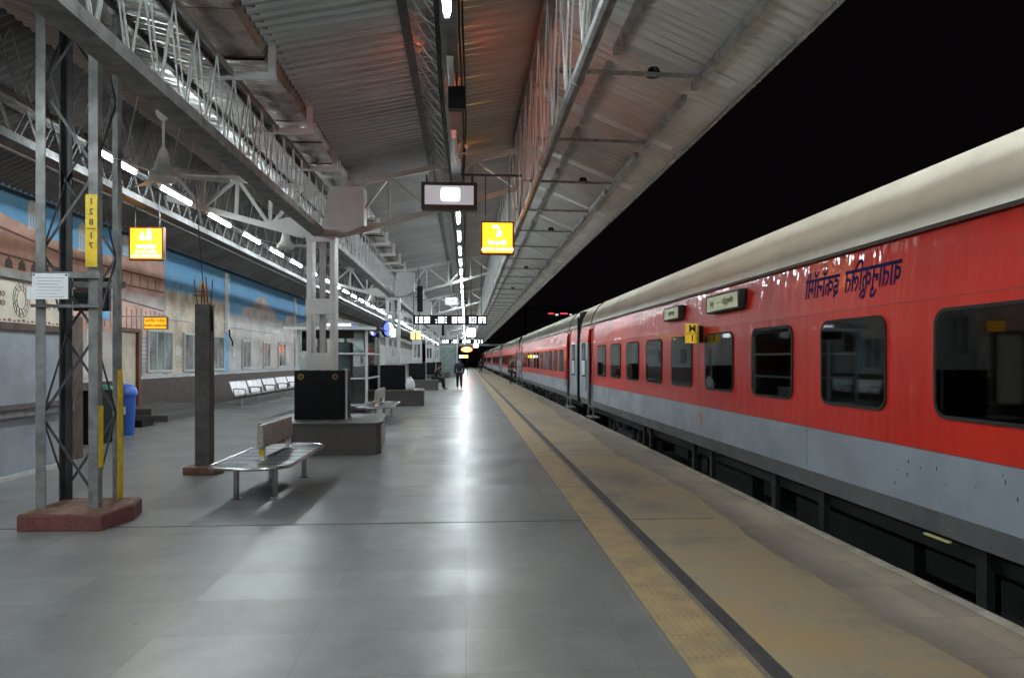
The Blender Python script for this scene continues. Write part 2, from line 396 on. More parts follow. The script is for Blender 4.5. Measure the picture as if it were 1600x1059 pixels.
# worn paint with a wavering edge
pts = [(1.65, Y0)]; y = Y0; outer = []
while y < 80:
    outer.append((2.62 + .07*math.sin(y*.9) + random.uniform(-.03,.03) + max(0, (y-16))*.02*(1 if y < 40 else 1.2), y)); y += .35
outer = [(min(a, 3.19), b) for a, b in outer]
pts = [(1.65, outer[0][1])] + outer + [(1.65, outer[-1][1])]
me = MB().prism_z(pts, .0005, .004).build('platform_marking', 'worn_yellow'); struct(me, 'worn ochre painted band on the platform edge paving')
struct(MB().box(1.545, 1.64, Y0, YE, .0005, .005).build('drain_strip', 'dark_joint'), 'dark strip beside the tactile paving')
tp = MB(); tp.box(1.16, 1.50, Y0, YE, .0005, .006)
for i in range(8):
    x = 1.185 + i*.0415
    y = 1.0
    while y < 45: tp.box(x, x+.018, y, y+.285, .006, .0115); y += .30
struct(tp.build('tactile_path', 'tactile'), 'yellow ribbed tactile paving strip along the platform')
j = MB()
for yy in (6.95, 19.4, 31.9, 44.4): j.box(-9.1, 1.139, yy, yy+.02, .0005, .0025); j.box(1.66, 2.5, yy+.0, yy+.02, .0042, .0055)
struct(j.build('expansion_joint', 'dark_joint'), 'dark joints running across the platform floor')

# ------------------------------------------------------------------ canopy (gull-wing roof on a single row of columns)
canopy = thing('station_canopy', 'long corrugated metal platform canopy on white steel columns', 'canopy', (0,0,0))
def corrugated(name, m, xa, za, xb, zb, y0=Y0, y1=YE, pitch=.152, amp=.025, lap=1.06, parent=canopy):
    me = MB(); y = y0; rng = random.Random(int(abs(xa*100)+abs(xb*10)))
    vs = []; fs = []
    while y < y1:
        tilt = rng.uniform(-.012, .012); off = rng.uniform(-.004, .004); tb = rng.uniform(-.010, .010)
        n = int(lap/pitch*6); k = len(vs)
        for i in range(n+1):
            yy = y + lap*1.015*i/n
            ph = 2*math.pi*yy/pitch; a = math.sin(ph); a = max(-.75, min(.75, a))/.75
            s = i/n - .5
            for jx in range(3):
                f = jx/2; x = xa + (xb-xa)*f; z = za + (zb-za)*f + a*amp + off + tilt*s + tb*s*(f-.5)
                vs.append((x, yy, z))
        for i in range(n):
            for jx in range(2):
                q = k + i*3 + jx; fs.append((q, q+1, q+4, q+3))
        y += lap
    me.v = vs; me.f = fs
    o = me.build(name, m, parent); return o
zr = 5.74; zl = 5.68
corrugated('roof_sheet', 'roof_metal', -2.2, 5.10, .98, zr)
corrugated('roof_sheet', 'roof_outer', .96, zr+.01, 3.30, 4.76, amp=.036)
corrugated('roof_sheet', 'roof_metal', -2.92, 5.06, -5.36, zl)
corrugated('roof_sheet', 'roof_shaded', -5.34, zl+.01, -7.75, 4.55)
# valley gutter
g = MB()
prof = [(-2.98,5.16),(-2.90,4.98),(-2.25,4.98),(-2.17,5.20)]
y = Y0; rng = random.Random(3)
while y < YE:
    d = rng.uniform(-.02,.02); l = 1.05
    vs = [(x, yy, z + (d if 0 < i < 3 else 0) + (.02*math.sin(yy*3) if 0 < i < 3 else 0)) for yy in (y, y+l*.5, y+l) for i, (x, z) in enumerate(prof)]
    g.add(vs, [(a, a+1, a+5, a+4) for r_ in (0, 4) for a in (r_, r_+1, r_+2)]); y += l
g.build('gutter', 'gutter_metal', canopy)
def row(o, ys):
    o.location.y = ys[0]
    for yy in ys[1:]: c = o.copy(); COL.objects.link(c); c.location.y = yy
br = MB().prism_y([(-2.98,5.0),(-2.98,4.72),(-2.12,4.72),(-2.12,5.12),(-2.20,5.12),(-2.20,4.80),(-2.93,4.80),(-2.93,5.0)], 0, .05)
row(br.build('gutter_bracket', 'steel_white', canopy), [8.0-1.9*3+1.9*k for k in range(60)])
MB().box(-2.19,-2.11,Y0,YE,5.125,5.165).build('eaves_angle', 'steel_grey', canopy)
# column line lattice girder
def lattice(m_, x, z0, z1, step, r, off=.07, y0=-6, y1=YE, x1=None, far=60):
    x1 = x if x1 is None else x1
    for s_, ph in ((-off, 0), (off, step*.5)):
        y = y0 + ph; up = True
        while y < y1:
            h = step
            a = (x+s_, y, z0); b = (x1+s_, y+h*.5, z1); c = (x+s_, y+h, z0)
            m_.bar(a, b, r); m_.bar(b, c, r)
            y += h
            if y > far and s_ > 0: break
lt = MB(); lattice(lt, -2.65, 3.88, 4.78, .54, .013); lt.build('girder_lacing', 'steel_white', canopy)
ch = MB().box(-2.76,-2.54,Y0,YE,3.84,3.862).box(-2.76,-2.742,Y0,YE,3.864,3.95).box(-2.558,-2.54,Y0,YE,3.864,3.95)
ch.build('girder_chord', 'steel_grey', canopy)
MB().box(-2.72,-2.58,Y0,YE,4.80,4.82).box(-2.72,-2.705,Y0,YE,4.74,4.798).box(-2.595,-2.58,Y0,YE,4.74,4.798).build('girder_chord', 'steel_grey', canopy)
# ridge girders
lt = MB(); lattice(lt, .95, 4.04, 5.62, .95, .014, .05); lt.build('girder_lacing', 'steel_white', canopy)
rc = MB(); y = Y0
while y < YE: rc.tube((.95,y,4.0), (.95,y+2.48,4.0), .055, n=10); rc.tube((.95,y+2.46,4.0),(.95,y+2.54,4.0),.066,n=10); y += 2.5
rc.build('girder_chord', 'steel_grey', canopy)
MB().box(.88,1.02,Y0,YE,5.63,5.66).box(.88,.895,Y0,YE,5.55,5.628).build('girder_chord', 'steel_grey', canopy)
lt = MB(); lattice(lt, -5.35, 4.66, 5.55, .95, .013, .05); lattice(lt, -5.35, 4.18, 4.60, .55, .012, .06); lt.build('girder_lacing', 'steel_grey', canopy)
MB().box(-5.47,-5.23,Y0,YE,4.14,4.16).box(-5.25,-5.23,Y0,YE,4.162,4.24).box(-5.47,-5.45,Y0,YE,4.162,4.24).build('girder_chord', 'chord_grey', canopy)
MB().box(-5.42,-5.28,Y0,YE,4.61,4.65).build('girder_chord', 'steel_grey', canopy)
# cable tray girder over the middle of the platform
lt = MB(); lattice(lt, -.20, 4.84, 5.38, .9, .012, .0, x1=-.66); lattice(lt, -.10, 4.84, 5.45, 1.1, .010, .0); lt.build('girder_lacing', 'steel_white', canopy)
MB().box(-.72,-.62,Y0,YE,5.32,5.345).build('girder_chord', 'steel_dark', canopy)
MB().box(-.24,-.08,Y0,YE,4.70,4.83).build('cable_duct', 'duct', canopy)
cc = MB()
for x, z in ((-.27,4.86),(-.3,4.9),(-.05,4.87),(-.02,4.95)):
    pts = [(x + .02*math.sin(k*1.3+x*9), Y0+k*1.5, z + .03*math.sin(k*.9+z*7)) for k in range(int((YE-Y0)/1.5))]
    cc.path(pts, .012, 5)
cc.build('cable', 'black_plastic', canopy)
# purlins, rafters
pu = MB()
def pz(x): return zr - (zr-4.76)/(3.3-.96)*(x-.96)
for x in (1.8, 2.76):
    y = Y0 + .25
    while y < YE: pu.box(x-.035, x+.035, y, y+2.14, pz(x)-.12, pz(x)-.03); y += 2.5
for x in (-3.6, -4.5): z = 5.06 + .62/2.44*(-2.92-x); pu.box(x-.03, x+.03, Y0, YE, z-.09, z-.025)
for x in (-6.2, -7.0): z = zl - 1.13/2.41*(-5.34-x); pu.box(x-.03, x+.03, Y0, YE, z-.09, z-.025)
pu.build('purlin', 'steel_grey', canopy)
xa,za,xb,zb = 1.0, zr-.05, 3.12, pz(3.12)-.03
ra = MB().add([(xa,-.13,za),(xb,-.10,zb),(xb,.10,zb),(xa,.13,za),(xa,-.13,za+.02),(xb,-.10,zb+.02),(xb,.10,zb+.02),(xa,.13,za+.02)], [(0,3,2,1),(4,5,6,7),(0,1,5,4),(1,2,6,5),(2,3,7,6),(3,0,4,7)])
YR = [.55 + 2.5*k for k in range(0, 46)]
row(ra.build('rafter', 'steel_white', canopy), YR)
row(MB().bar((1.02, 0, 4.93), (2.8, 0, 4.90), .04, .04).bar((.98, 0, 4.06), (1.06, 0, 4.95), .035).build('tie_bar', 'steel_grey', canopy), YR)
MB().box(3.24, 3.27, Y0, YE, 4.70, 4.745).build('eaves_angle', 'steel_grey', canopy)
# cross frames and columns
CY = [.55 + 12.5*k for k in range(-1, 12)]
def cross_frame(y):
    f = MB(); w = .07
    f.bar((-2.95,y,3.86), (-5.35,y,4.50), w, .10); f.bar((-2.95,y,4.72), (-5.3,y,5.02), w, .10)
    nx = 4; pts_b = [(-2.95-2.4*k/nx, y, 3.86+.64*k/nx) for k in range(nx+1)]; pts_t = [(-2.95-2.35*k/nx, y, 4.72+.30*k/nx) for k in range(nx+1)]
    for k in range(1, nx+1):
        f.bar(pts_b[k], pts_t[k], w*.8)
        f.bar(pts_b[k], pts_t[k-1], w*.8) if k % 2 else f.bar(pts_b[k-1], pts_t[k], w*.8)
    f.bar((-2.3,y,3.86), (.95,y,4.78), w, .09); f.bar((-2.2,y,4.78), (.95,y,5.48), w, .09)
    nx = 4; pb = [(-2.2+3.15*k/nx, y, 3.90+.88*k/nx) for k in range(nx+1)]; pt = [(-2.2+3.15*k/nx, y, 4.78+.70*k/nx) for k in range(nx+1)]
    for k in range(1, nx+1):
        f.bar(pb[k], pt[k], w*.7)
        f.bar(pb[k-1], pt[k], w*.7) if k % 2 else f.bar(pb[k], pt[k-1], w*.7)
    f.build('cross_frame', 'steel_white', canopy)
    # thin sheet haunch around the column head
    h = MB()
    h.prism_y([(-2.62,3.82),(-2.15,3.88),(-1.84,4.02),(-1.84,4.72),(-2.45,4.72)], y-.20, y+.20)
    h.prism_y([(-2.66,3.82),(-3.1,3.84),(-3.7,4.07),(-2.66,4.3)], y-.06, y+.06)
    h.build('haunch', 'steel_white', canopy)
    c = MB().box(-2.86,-2.77,y-.18,y+.18,.5,3.84).box(-2.45,-2.36,y-.18,y+.18,.5,3.84)
    co = c.build('column', 'steel_white', canopy, bevel=.006)
    MB().tube((-2.61,y,.5),(-2.61,y,3.83),.055,n=14).build('rainwater_pipe', 'steel_white', co, smooth=True)
    for za, zb in ((2.42,2.70),(1.42,1.72),(3.72,3.818)): MB().box(-2.87,-2.35,y-.195,y-.182,za,zb).build('batten_plate', 'steel_white', co)
for y in CY: cross_frame(y)

# granite seats round the columns, black cabinets on them
near_words = ['behind the camera', 'nearest', 'second', 'third', 'fourth', 'fifth', 'sixth', 'seventh', 'eighth', 'ninth', 'tenth', 'eleventh', 'twelfth']
for i, y in enumerate(CY):
    if i < 2 or i > 8: 
        if i != 1: pass
    if i < 2: continue
    nth = near_words[i-1]
    p = thing('granite_plinth', f'{nth} dark polished granite seat block along the row of white columns' if i > 2 else 'dark granite seat block just behind the near rounded bench', 'plinth', (-2.44, y, 0), 0, 'granite seat blocks round the columns')
    MB().prism_z([(-1.0,-1.05),(.93,-1.05),(.99,-.85),(.84,1.05),(-1.0,1.05)], 0, .50).build('base', 'granite', p)
    MB().prism_z([(-1.02,-1.07),(.94,-1.07),(1.01,-.85),(.86,1.07),(-1.02,1.07)], .502, .54).build('top_slab', 'granite', p, bevel=.006)
    if i > 7: continue
    b = thing('black_cabinet', 'black metal cabinet with two round yellow stickers, on the nearest granite block' if i == 2 else f'{nth} black cabinet wrapped round the foot of a white column', 'cabinet', (-2.58, y, .54), 0, 'black cabinets on the granite blocks')
    MB().box(-.46,.42,-.34,.34,0,.87).build('body', 'black_matte', b, bevel=.01)
    MB().box(-.42,.38,-.352,-.342,.04,.83).build('door', 'black_plastic', b)
    if i == 2:
        for x in (-.34, .26): MB().tube((x,-.353,.76),(x,-.356,.76),.055,n=24).build('sticker', 'dull_yellow', b)
        mm = MB()
        for x in (-.34, .26): mm.box(x-.025,x+.025,-.359,-.3565,.735,.78)
        mm.build('sticker_mark', 'ink', b)
    MB().bar((.46,-.36,0),(.46,-.36,.9),.025).bar((.40,-.36,.9),(.46,-.36,.9),.025).build('side_rail', 'steel_white', b)

# ------------------------------------------------------------------ lamps
def tube_fixture(on=True):
    t = thing('tube_light', '', 'tube light')
    MB().box(-.035,.035,-.62,.62,.0,.05).box(-.008,.008,-.4,-.384,.05,.12).box(-.008,.008,.384,.4,.05,.12).build('batten', 'fixture', t)
    m_ = MB().tube((0,-.58,-.03),(0,.58,-.03),.026,n=6); m_.build('tube', 'tube_light' if on else 'tube_off', t, smooth=True)
    if on:
        ld = bpy.data.lights.new('tube_glow','AREA'); ld.shape = 'RECTANGLE'; ld.size = .05; ld.size_y = 1.14; ld.energy = LAMP; ld.color = (.86,.97,1.0)
        lo = bpy.data.objects.new('tube_glow', ld); COL.objects.link(lo); lo.parent = t; lo.location = (0,0,-.062)
    MB().box(-.02,.02,-.61,-.585,-.055,0).box(-.02,.02,.585,.61,-.055,0).build('end_cap', 'fixture', t)
    return t
ordn = ['nearest','second','third','fourth','fifth','sixth','seventh','eighth','ninth','tenth','eleventh','twelfth','thirteenth','fourteenth','fifteenth','sixteenth','seventeenth','eighteenth','nineteenth','twentieth']
def nth(k): return ordn[k] if k < 20 else f'{k+1}th'
proto_on = tube_fixture(True); proto_off = tube_fixture(False)
first_on = True
k = 0; y = 5.4 - 2.27*6
while y < 135:
    idx = round((y - 5.4)/2.27)
    off = idx in (1, 2)
    lab = ('unlit tube light fixture under the cable duct, ' if off else 'lit tube light under the central cable duct, ') + (f'{nth(idx)} from the near end of the row' if idx >= 0 else f'{nth(-idx-1)} one behind the viewer')
    if idx == 3: y += 2.27; continue
    o = dup(proto_off if off else proto_on, (-.16, y, 4.55 if not off else 4.58), 0, lab); o['group'] = 'tube lights under the cable duct'
    y += 2.27
y = 9.75 - 2.02*9
while y < 135:
    idx = round((y - 9.75)/2.02)
    if idx == -1: y += 2.02; continue
    lab = f'lit tube light hung beside the girder on the mural side, ' + (f'{nth(idx)} from the mast' if idx >= 0 else f'{nth(-idx-1)} one behind the viewer')
    o = dup(proto_on, (-4.70, y, 4.29), 0, lab); o['group'] = 'tube lights along the mural side'
    for q in (-.3, .3): MB().bar((0,q,.12),(.18,q,.98),.012).build('hanger', 'steel_white', o)
    y += 2.02
for p in (proto_on, proto_off):
    for c in kids(p): bpy.data.objects.remove(c)
    bpy.data.objects.remove(p)

# ceiling fans
def fan(x, y, z, drop, rz, label):
    t = thing('ceiling_fan', label, 'fan', (x, y, z), rz, 'white ceiling fans under the column girder')
    MB().tube((0,0,.16),(0,0,.16+drop),.014,n=8).build('down_rod', 'fan_white', t)
    MB().lathe([(.02,.16+drop-.10),(.075,.16+drop-.04),(.08,.16+drop)], n=16).build('canopy_cup', 'fan_white', t, smooth=True)
    MB().lathe([(.02,.32),(.05,.26),(.075,.15),(.10,.07),(.15,.03),(.155,-.03),(.13,-.06),(.06,-.08)], n=24).build('motor', 'fan_white', t, smooth=True)
    for k in range(3):
        a = R(120*k); c, s_ = math.cos(a), math.sin(a)
        def P(u, v, w): return (u*c - v*s_, u*s_ + v*c, w)
        bl = MB(); vs = [P(.12,-.03,.005),P(.30,-.06,.02),P(.70,-.075,.02),P(.70,.055,-.015),P(.30,.05,-.01),P(.12,.03,-.005)]
        vs += [(p[0],p[1],p[2]-.006) for p in vs]
        bl.add(vs, [(0,1,2,3,4,5),(11,10,9,8,7,6)] + [(i,(i+1)%6,6+(i+1)%6,6+i) for i in range(6)])
        bl.build('blade', 'fan_white', t)
fan(-3.38, 8.12, 3.66, .55, R(14), 'nearest white ceiling fan, hanging beside the lattice mast')
fan(-3.35, 13.35, 3.72, .32, R(8), 'white ceiling fan beside the nearest column head')
fan(-3.4, 25.8, 3.75, .3, R(40), 'small white ceiling fan beside the second column')
fan(-3.4, 38.3, 3.75, .3, R(70), 'tiny white ceiling fan beside the third column')

# ------------------------------------------------------------------ signs hung under the roof
def hang_sign(x, y, z, w, rodtop, label, kind):
    t = thing('hanging_sign', label, 'sign', (x, y, z), 0, 'lit orange signs under the canopy')
    MB().box(-w/2-.02,w/2+.02,-.05,.05,-w/2-.02,w/2+.02).build('case', 'sign_frame', t)
    MB().box(-w/2+.01,w/2-.01,-.058,-.052,-w/2+.01,w/2-.01).build('face', 'sign_orange', t)
    MB().box(-w/2+.01,w/2-.01,.052,.058,-w/2+.01,w/2-.01).build('face', 'sign_orange', t)
    pic = MB()
    if kind == 'people':
        for px_, s_ in ((-.06,.8),(.05,1.0)):
            pic.tube((px_,-.060,.20*s_+.02),(px_,-.064,.20*s_+.02),.028*s_,n=12)
            pic.prism_y([(px_-.05*s_,.06),(px_+.05*s_,.06),(px_+.035*s_,.19*s_),(px_-.035*s_,.19*s_)], -.064, -.060)
        pic.prism_y([(-.12,.10),(-.06,.16),(-.05,.13),(-.1,.07)], -.0645, -.0605)
    else:
        pic.prism_y([(-.10,.20),(.0,.22),(.05,.16),(.03,.12),(.0,.16),(-.08,.16)], -.064, -.060)
        pic.tube((.03,-.060,.07),(.03,-.064,.07),.05,n=12); pic.prism_y([(-.02,.02),(.07,.02),(.06,.12),(.0,.12)], -.0645, -.0605)
    pic.build('pictogram', 'sign_glow', t)
    if kind == 'people':
        text('lettering', 'प्रतीक्षालय', .085, 'sign_glow', t, (0,-.0605,-.055), bold=.002, sp=.8)
        text('lettering', 'UPPER CLASS', .06, 'sign_glow', t, (0,-.0605,-.14), bold=.002)
        text('lettering', 'WAITING HALL', .07, 'sign_glow', t, (0,-.0605,-.21), bold=.002)
    else:
        text('lettering', 'पीने का पानी', .09, 'sign_glow', t, (0,-.0605,-.09), bold=.002, sp=.8)
        text('lettering', 'DRINKING WATER', .062, 'sign_glow', t, (0,-.0605,-.195), bold=.003)
    MB().tube((-.2,0,w/2+.02),(-.2,0,rodtop-z),.010,n=6).tube((.2,0,w/2+.02),(.2,0,rodtop-z),.010,n=6).build('hanger_rod', 'steel_dark', t)
hang_sign(-5.36, 12.25, 3.55, .52, 4.5, 'lit orange waiting hall sign hanging beside the mast', 'people')
hang_sign(.53, 11.9, 3.65, .52, 4.70, 'lit orange drinking water sign hanging beside the central display', 'tap')
MB_ = MB().box(-.08,.95,11.88,11.93,4.70,4.73); MB_.build('sign_bar', 'steel_dark', canopy)

t = thing('display_board', 'wide dark framed display with a glowing white centre under the cable duct', 'display board', (-.28, 12.0, 4.36))
MB().box(-.47,.47,-.10,.10,-.23,.23).build('case', 'steel_dark', t, bevel=.01)
MB().box(-.41,.41,-.112,-.102,-.15,.17).build('screen', 'display_face', t)
MB().prism_y(rrect(.31,.22,.04,cx=.02,cy=.02), -.120, -.114).build('lit_area', 'led_white', t)
for q in (-.385,.385): MB().box(q-.015,q+.015,-.02,.02,.23,.36).build('bracket', 'steel_dark', t)

t = thing('red_lit_box', 'small black box hanging under the cable duct, with a red glow added on its far side', 'display board', (-.10, 7.65, 4.42))
MB().box(-.09,.09,-.07,.07,-.12,.12).build('case', 'black_plastic', t, bevel=.01)
MB().box(-.07,.07,.0715,.076,-.10,.10).build('lit_area', 'added_red_glow', t)  # glow added on the unseen side to redden the roof sheets
MB().bar((0,0,.12),(0,0,.28),.03).build('bracket', 'steel_dark', t)
t = thing('security_camera', 'small white camera on a bracket under the cable duct', 'camera', (-.09, 10.15, 4.62))
MB().box(-.018,.018,-.02,.02,-.15,.12).build('bracket', 'steel_white', t)
MB().path([(.02,0,-.05),(.08,0,-.06),(.12,0,-.02),(.12,-.01,.03)], .014, 8).build('arm', 'steel_white', t)
MB().tube((.10,-.10,.02),(.11,.05,.045),.03,n=12).build('body', 'fixture', t)
# round speakers on the ties near the platform edge
for i, yy in enumerate((8.05-.0, 13.05, 18.05, 25.55, 33.05)):
    t = thing('horn_speaker', ['round black speaker nearest to the viewer under the outer roof', 'second round black speaker under the outer roof', 'third small round speaker under the outer roof', 'fourth tiny round speaker under the outer roof', 'farthest round speaker under the outer roof'][i], 'speaker', (2.20, yy+.1, 4.97), 0, 'round speakers under the outer roof')
    MB().lathe([(.03,.06),(.06,.05),(.08,.0),(.085,-.04),(.06,-.05)], n=20).build('horn', 'black_plastic', t, smooth=True)
    MB().box(-.012,.012,-.09,-.012,-.01,.03).build('bracket', 'steel_dark', t)
for i, yy in enumerate((25.1, 50.2)):
    t = thing('column_speaker', 'tall black speaker hanging beside the second column' if i == 0 else 'small tall black speaker hanging far down the platform', 'speaker', (-1.62, yy, 3.85), 0, 'hanging column speakers')
    MB().box(-.10,.10,-.10,.10,-.55,.35).build('case', 'black_plastic', t, bevel=.01)
    MB().box(-.07,.07,-.108,-.102,-.5,.3).build('grille', 'black_matte', t)
    MB().bar((-.05,0,.35),(-.05,0,1.0),.025).build('bracket', 'steel_dark', t)

# distant indicator boards
def segs(t, x0, x1, z0, z1, n, mname='led_white', yy=-.06, seed=1):
    rng = random.Random(seed); b = MB(); w = (x1-x0)/n
    for i in range(n):
        a = x0+i*w; p = a+w*.12; q = a+w*.86; zm = (z0+z1)/2; tw = w*.2; th = (z1-z0)*.14
        for c, bx in enumerate(((p,p+tw,z0,z1),(q-tw,q,z0,z1))):
            if rng.random() < .8: b.box(bx[0],bx[1],yy-.004,yy,bx[2],bx[3])
        for c, zz in enumerate((z0, zm-th/2, z1-th)):
            if rng.random() < .8: b.box(p+tw*1.02,q-tw*1.02,yy-.004,yy,zz,zz+th)
    b.build('lit_area', mname, t)
t = thing('indicator_board', 'long dark indicator board with glowing white characters over the platform', 'display board', (-.55, 25.3, 3.02))
MB().box(-1.32,1.30,-.05,.05,-.17,.17).build('case', 'black_plastic', t)
for a, b_, n, s_ in ((-1.25,-.72,4,1),(-.56,-.10,4,2),(.10-.05,.62-.1,5,3),(.66,.92,3,5),(1.00,1.26,3,4)): segs(t, a, b_, -.11, .11, n, seed=s_)
MB().bar((-1.1,0,.17),(-1.1,0,1.45),.03).bar((1.1,0,.17),(1.1,0,2.0),.03).build('hanger_rod', 'steel_dark', t)
t = thing('indicator_board', 'small far indicator board glowing white beyond the long one', 'display board', (-.3, 62, 3.2))
MB().box(-1.9,1.9,-.05,.05,-.18,.18).build('case', 'black_plastic', t)
for a, b_, n, s_ in ((-1.8,-1.2,4,1),(-1.0,-.3,4,2),(0,.7,5,3),(1.0,1.8,3,5)): segs(t, a, b_, -.12, .12, n, seed=s_)
MB().bar((-1.5,0,.18),(-1.5,0,1.4),.04).bar((1.2,0,.18),(1.2,0,2.0),.04).build('hanger_rod', 'steel_dark', t)
t = thing('wall_clock', 'small framed white panel above the long indicator board', 'sign', (-.55, 26.6, 3.50+.3))
MB().box(-.23,.23,-.03,.03,-.14,.14).build('case', 'fixture', t); MB().box(-.18,.18,-.036,-.032,-.09,.09).build('face', 'display_face', t)
text('lettering', 'PF 1', .14, 'ink', t, (0,-.038,0)); MB().bar((0,0,.14),(0,0,1.6),.03).build('hanger_rod', 'steel_dark', t)
t = thing('lit_panel', 'square glowing white panel hanging right of the indicator board', 'sign', (.20, 27.2, 3.10-.45))
MB().box(-.19,.19,-.05,.05,-.19,.19).build('case', 'steel_dark', t); MB().prism_y(rrect(.34,.34,.05), -.058, -.052).build('face', 'led_white', t); MB().bar((0,0,.19),(0,0,2.6),.025).build('hanger_rod', 'steel_dark', t)
t = thing('lit_panel', 'small glowing white panel near the far end under the roof', 'sign', (.95, 68, 3.0))
MB().box(-.28,.28,-.05,.05,-.25,.25).build('case', 'steel_dark', t); MB().prism_y(rrect(.5,.44,.05), -.058, -.052).build('face', 'led_white', t); MB().bar((0,0,.25),(0,0,2.6),.04).build('hanger_rod', 'steel_dark', t)
t = thing('red_lit_box', 'oval red and orange glowing sign at the far end of the platform', 'display board', (.08, 72, 2.65))
MB().box(-.62,.62,-.08,.08,-.34,.34).build('case', 'black_plastic', t)
el = [(.56*math.cos(R(a)), .26*math.sin(R(a))) for a in range(0, 360, 15)]
MB().prism_y(el, -.088, -.082).build('face', 'led_red', t); segs(t, -.3, .35, -.13, .13, 4, 'led_yellow', -.092, 9)
MB().bar((0,0,.34),(0,0,3),.05).build('hanger_rod', 'steel_dark', t)
t = thing('lit_panel', 'low yellow and white lit panel below the red sign at the far end', 'sign', (-.25, 74, 1.95))
MB().box(-.5,.5,-.05,.05,-.18,.18).build('case', 'black_plastic', t); MB().box(-.1,.45,-.058,-.052,-.14,.14).build('face', 'led_yellow', t); MB().box(-.45,-.12,-.058,-.052,-.14,.14).build('face', 'led_white', t)
MB().bar((-.4,0,-.18),(-.4,0,-1.95),.05).bar((.4,0,-.18),(.4,0,-1.95),.05).build('post', 'steel_dark', t)
for i, (x, y, z, w) in enumerate(((-2.15,30.5,3.05-.4,.22),)):
    t = thing('lit_panel', 'yellow lit panel beside the second column', 'sign', (x, y, z))
    MB().box(-w,w,-.05,.05,-.18,.18).build('case', 'steel_dark', t); MB().box(-w+.02,-.04,-.058,-.052,-.16,.16).build('face', 'led_yellow', t); MB().box(.04,w-.02,-.058,-.052,-.16,.16).build('face', 'led_yellow', t)
    MB().bar((-.1,0,.18),(-.1,0,2.2),.03).build('hanger_rod', 'steel_dark', t)

# ------------------------------------------------------------------ lattice mast in front
def mast(x0, x1, y0, y1, top, label):
    t = thing('lattice_mast', label, 'mast', ((x0+x1)/2, (y0+y1)/2, 0))
    hx = (x1-x0)/2; hy = (y1-y0)/2
    MB().prism_z([(-.31,-.50),(.46,-.52),(.54,-.05),(.46,.32),(-.31,.32)], 0, .15).build('plinth', 'red_plinth', t, bevel=.01)
    MB().prism_z([(-.30,-.49),(.45,-.51),(.53,-.05),(.45,.31),(-.30,.31)], .151, .158).build('plinth_top', 'brown_stone', t)
    for sx in (-1, 1):
        for sy in (-1, 1):
            MB().angle((sx*(hx+.03), sy*(hy+.03), .16), (0,0,top), .088, .014, -sx, -sy).build('leg', 'steel_dark' if (sx < 0 and sy > 0) else 'steel_grey', t)
    lc = MB(); z = .25; k = 0; st = .80
    while z < top-.4:
        for sy in (-1, 1):
            a, b = ((-hx, hx) if (k + (sy > 0)) % 2 else (hx, -hx)); lc.bar((a, sy*(hy-.015), z), (b, sy*(hy-.015), z+st), .026, .006, up=(0,1,0))
        for sx in (-1, 1):
            a, b = ((-hy, hy) if (k + (sx > 0)) % 2 else (hy, -hy)); lc.bar((sx*(hx-.015), a, z), (sx*(hx-.015), b, z+st), .026, .006, up=(1,0,0))
        z += st; k += 1
    lc.build('lacing', 'steel_dark', t)
    for q, zc_, w_ in ((-1,2.42,.06),(1,2.38,.06),(-1,2.12,.03)): MB().bar((-hx-.06,q*(hy+.05),zc_),(hx+.06,q*(hy+.05),zc_),.02,w_).build('clamp_bar', 'steel_grey', t)
    pl = MB().box(hx-.075,hx+.035,-hy-.052,-hy-.046,2.50,3.20).build('number_plate', 'yellow', t)
    for i, c in enumerate(('1','2','8','1','7')):
        text('numeral', c, .085, 'ink', pl, (hx-.02,-hy-.053, 3.13-.10*i-(.03 if i > 2 else 0)), bold=.001)
    MB().box(hx-.06,hx+.02,-hy-.056,-hy-.053,2.865,2.872).build('numeral_line', 'ink', pl)
    MB().box(hx+.032,hx+.038,-hy-.02,-hy+.06,.55,1.15).build('yellow_stripe', 'yellow', t)
    MB().box(hx-.03,hx+.04,hy+.034-.0,hy+.04,.2,1.4).build('yellow_stripe', 'yellow', t)
    MB().box(hx+.032,hx+.038,hy-.07,hy+.03,.17,1.5).build('yellow_stripe', 'yellow', t)
    return t
mast(-4.12, -3.60, 7.12, 7.54, 5.2, 'grey four-legged lattice steel mast on a low red plinth with a yellow number plate')
t = thing('notice_sheet', 'white printed notice sheet fixed to the lattice mast', 'notice', (-3.965, 7.0, 2.28))
MB().box(-.165,.165,0,.003,-.10,.145).build('sheet', 'paper', t)
MB().box(-.215,-.17,.001,.003,-.105,.015).build('sheet', 'paper', t)
nl = MB()
for k in range(7): nl.box(-.13+.02*(k % 2), .13-.03*(k % 3), -.0015, -.0005, .10-.03*k, .104-.03*k)
nl.build('print_line', 'steel_grey', t)
mm = MB()
for x in (-.15, .15): mm.tube((x,-.004,.13),(x,-.0005,.13),.01,n=10)
mm.build('bolt', 'steel_dark', t)

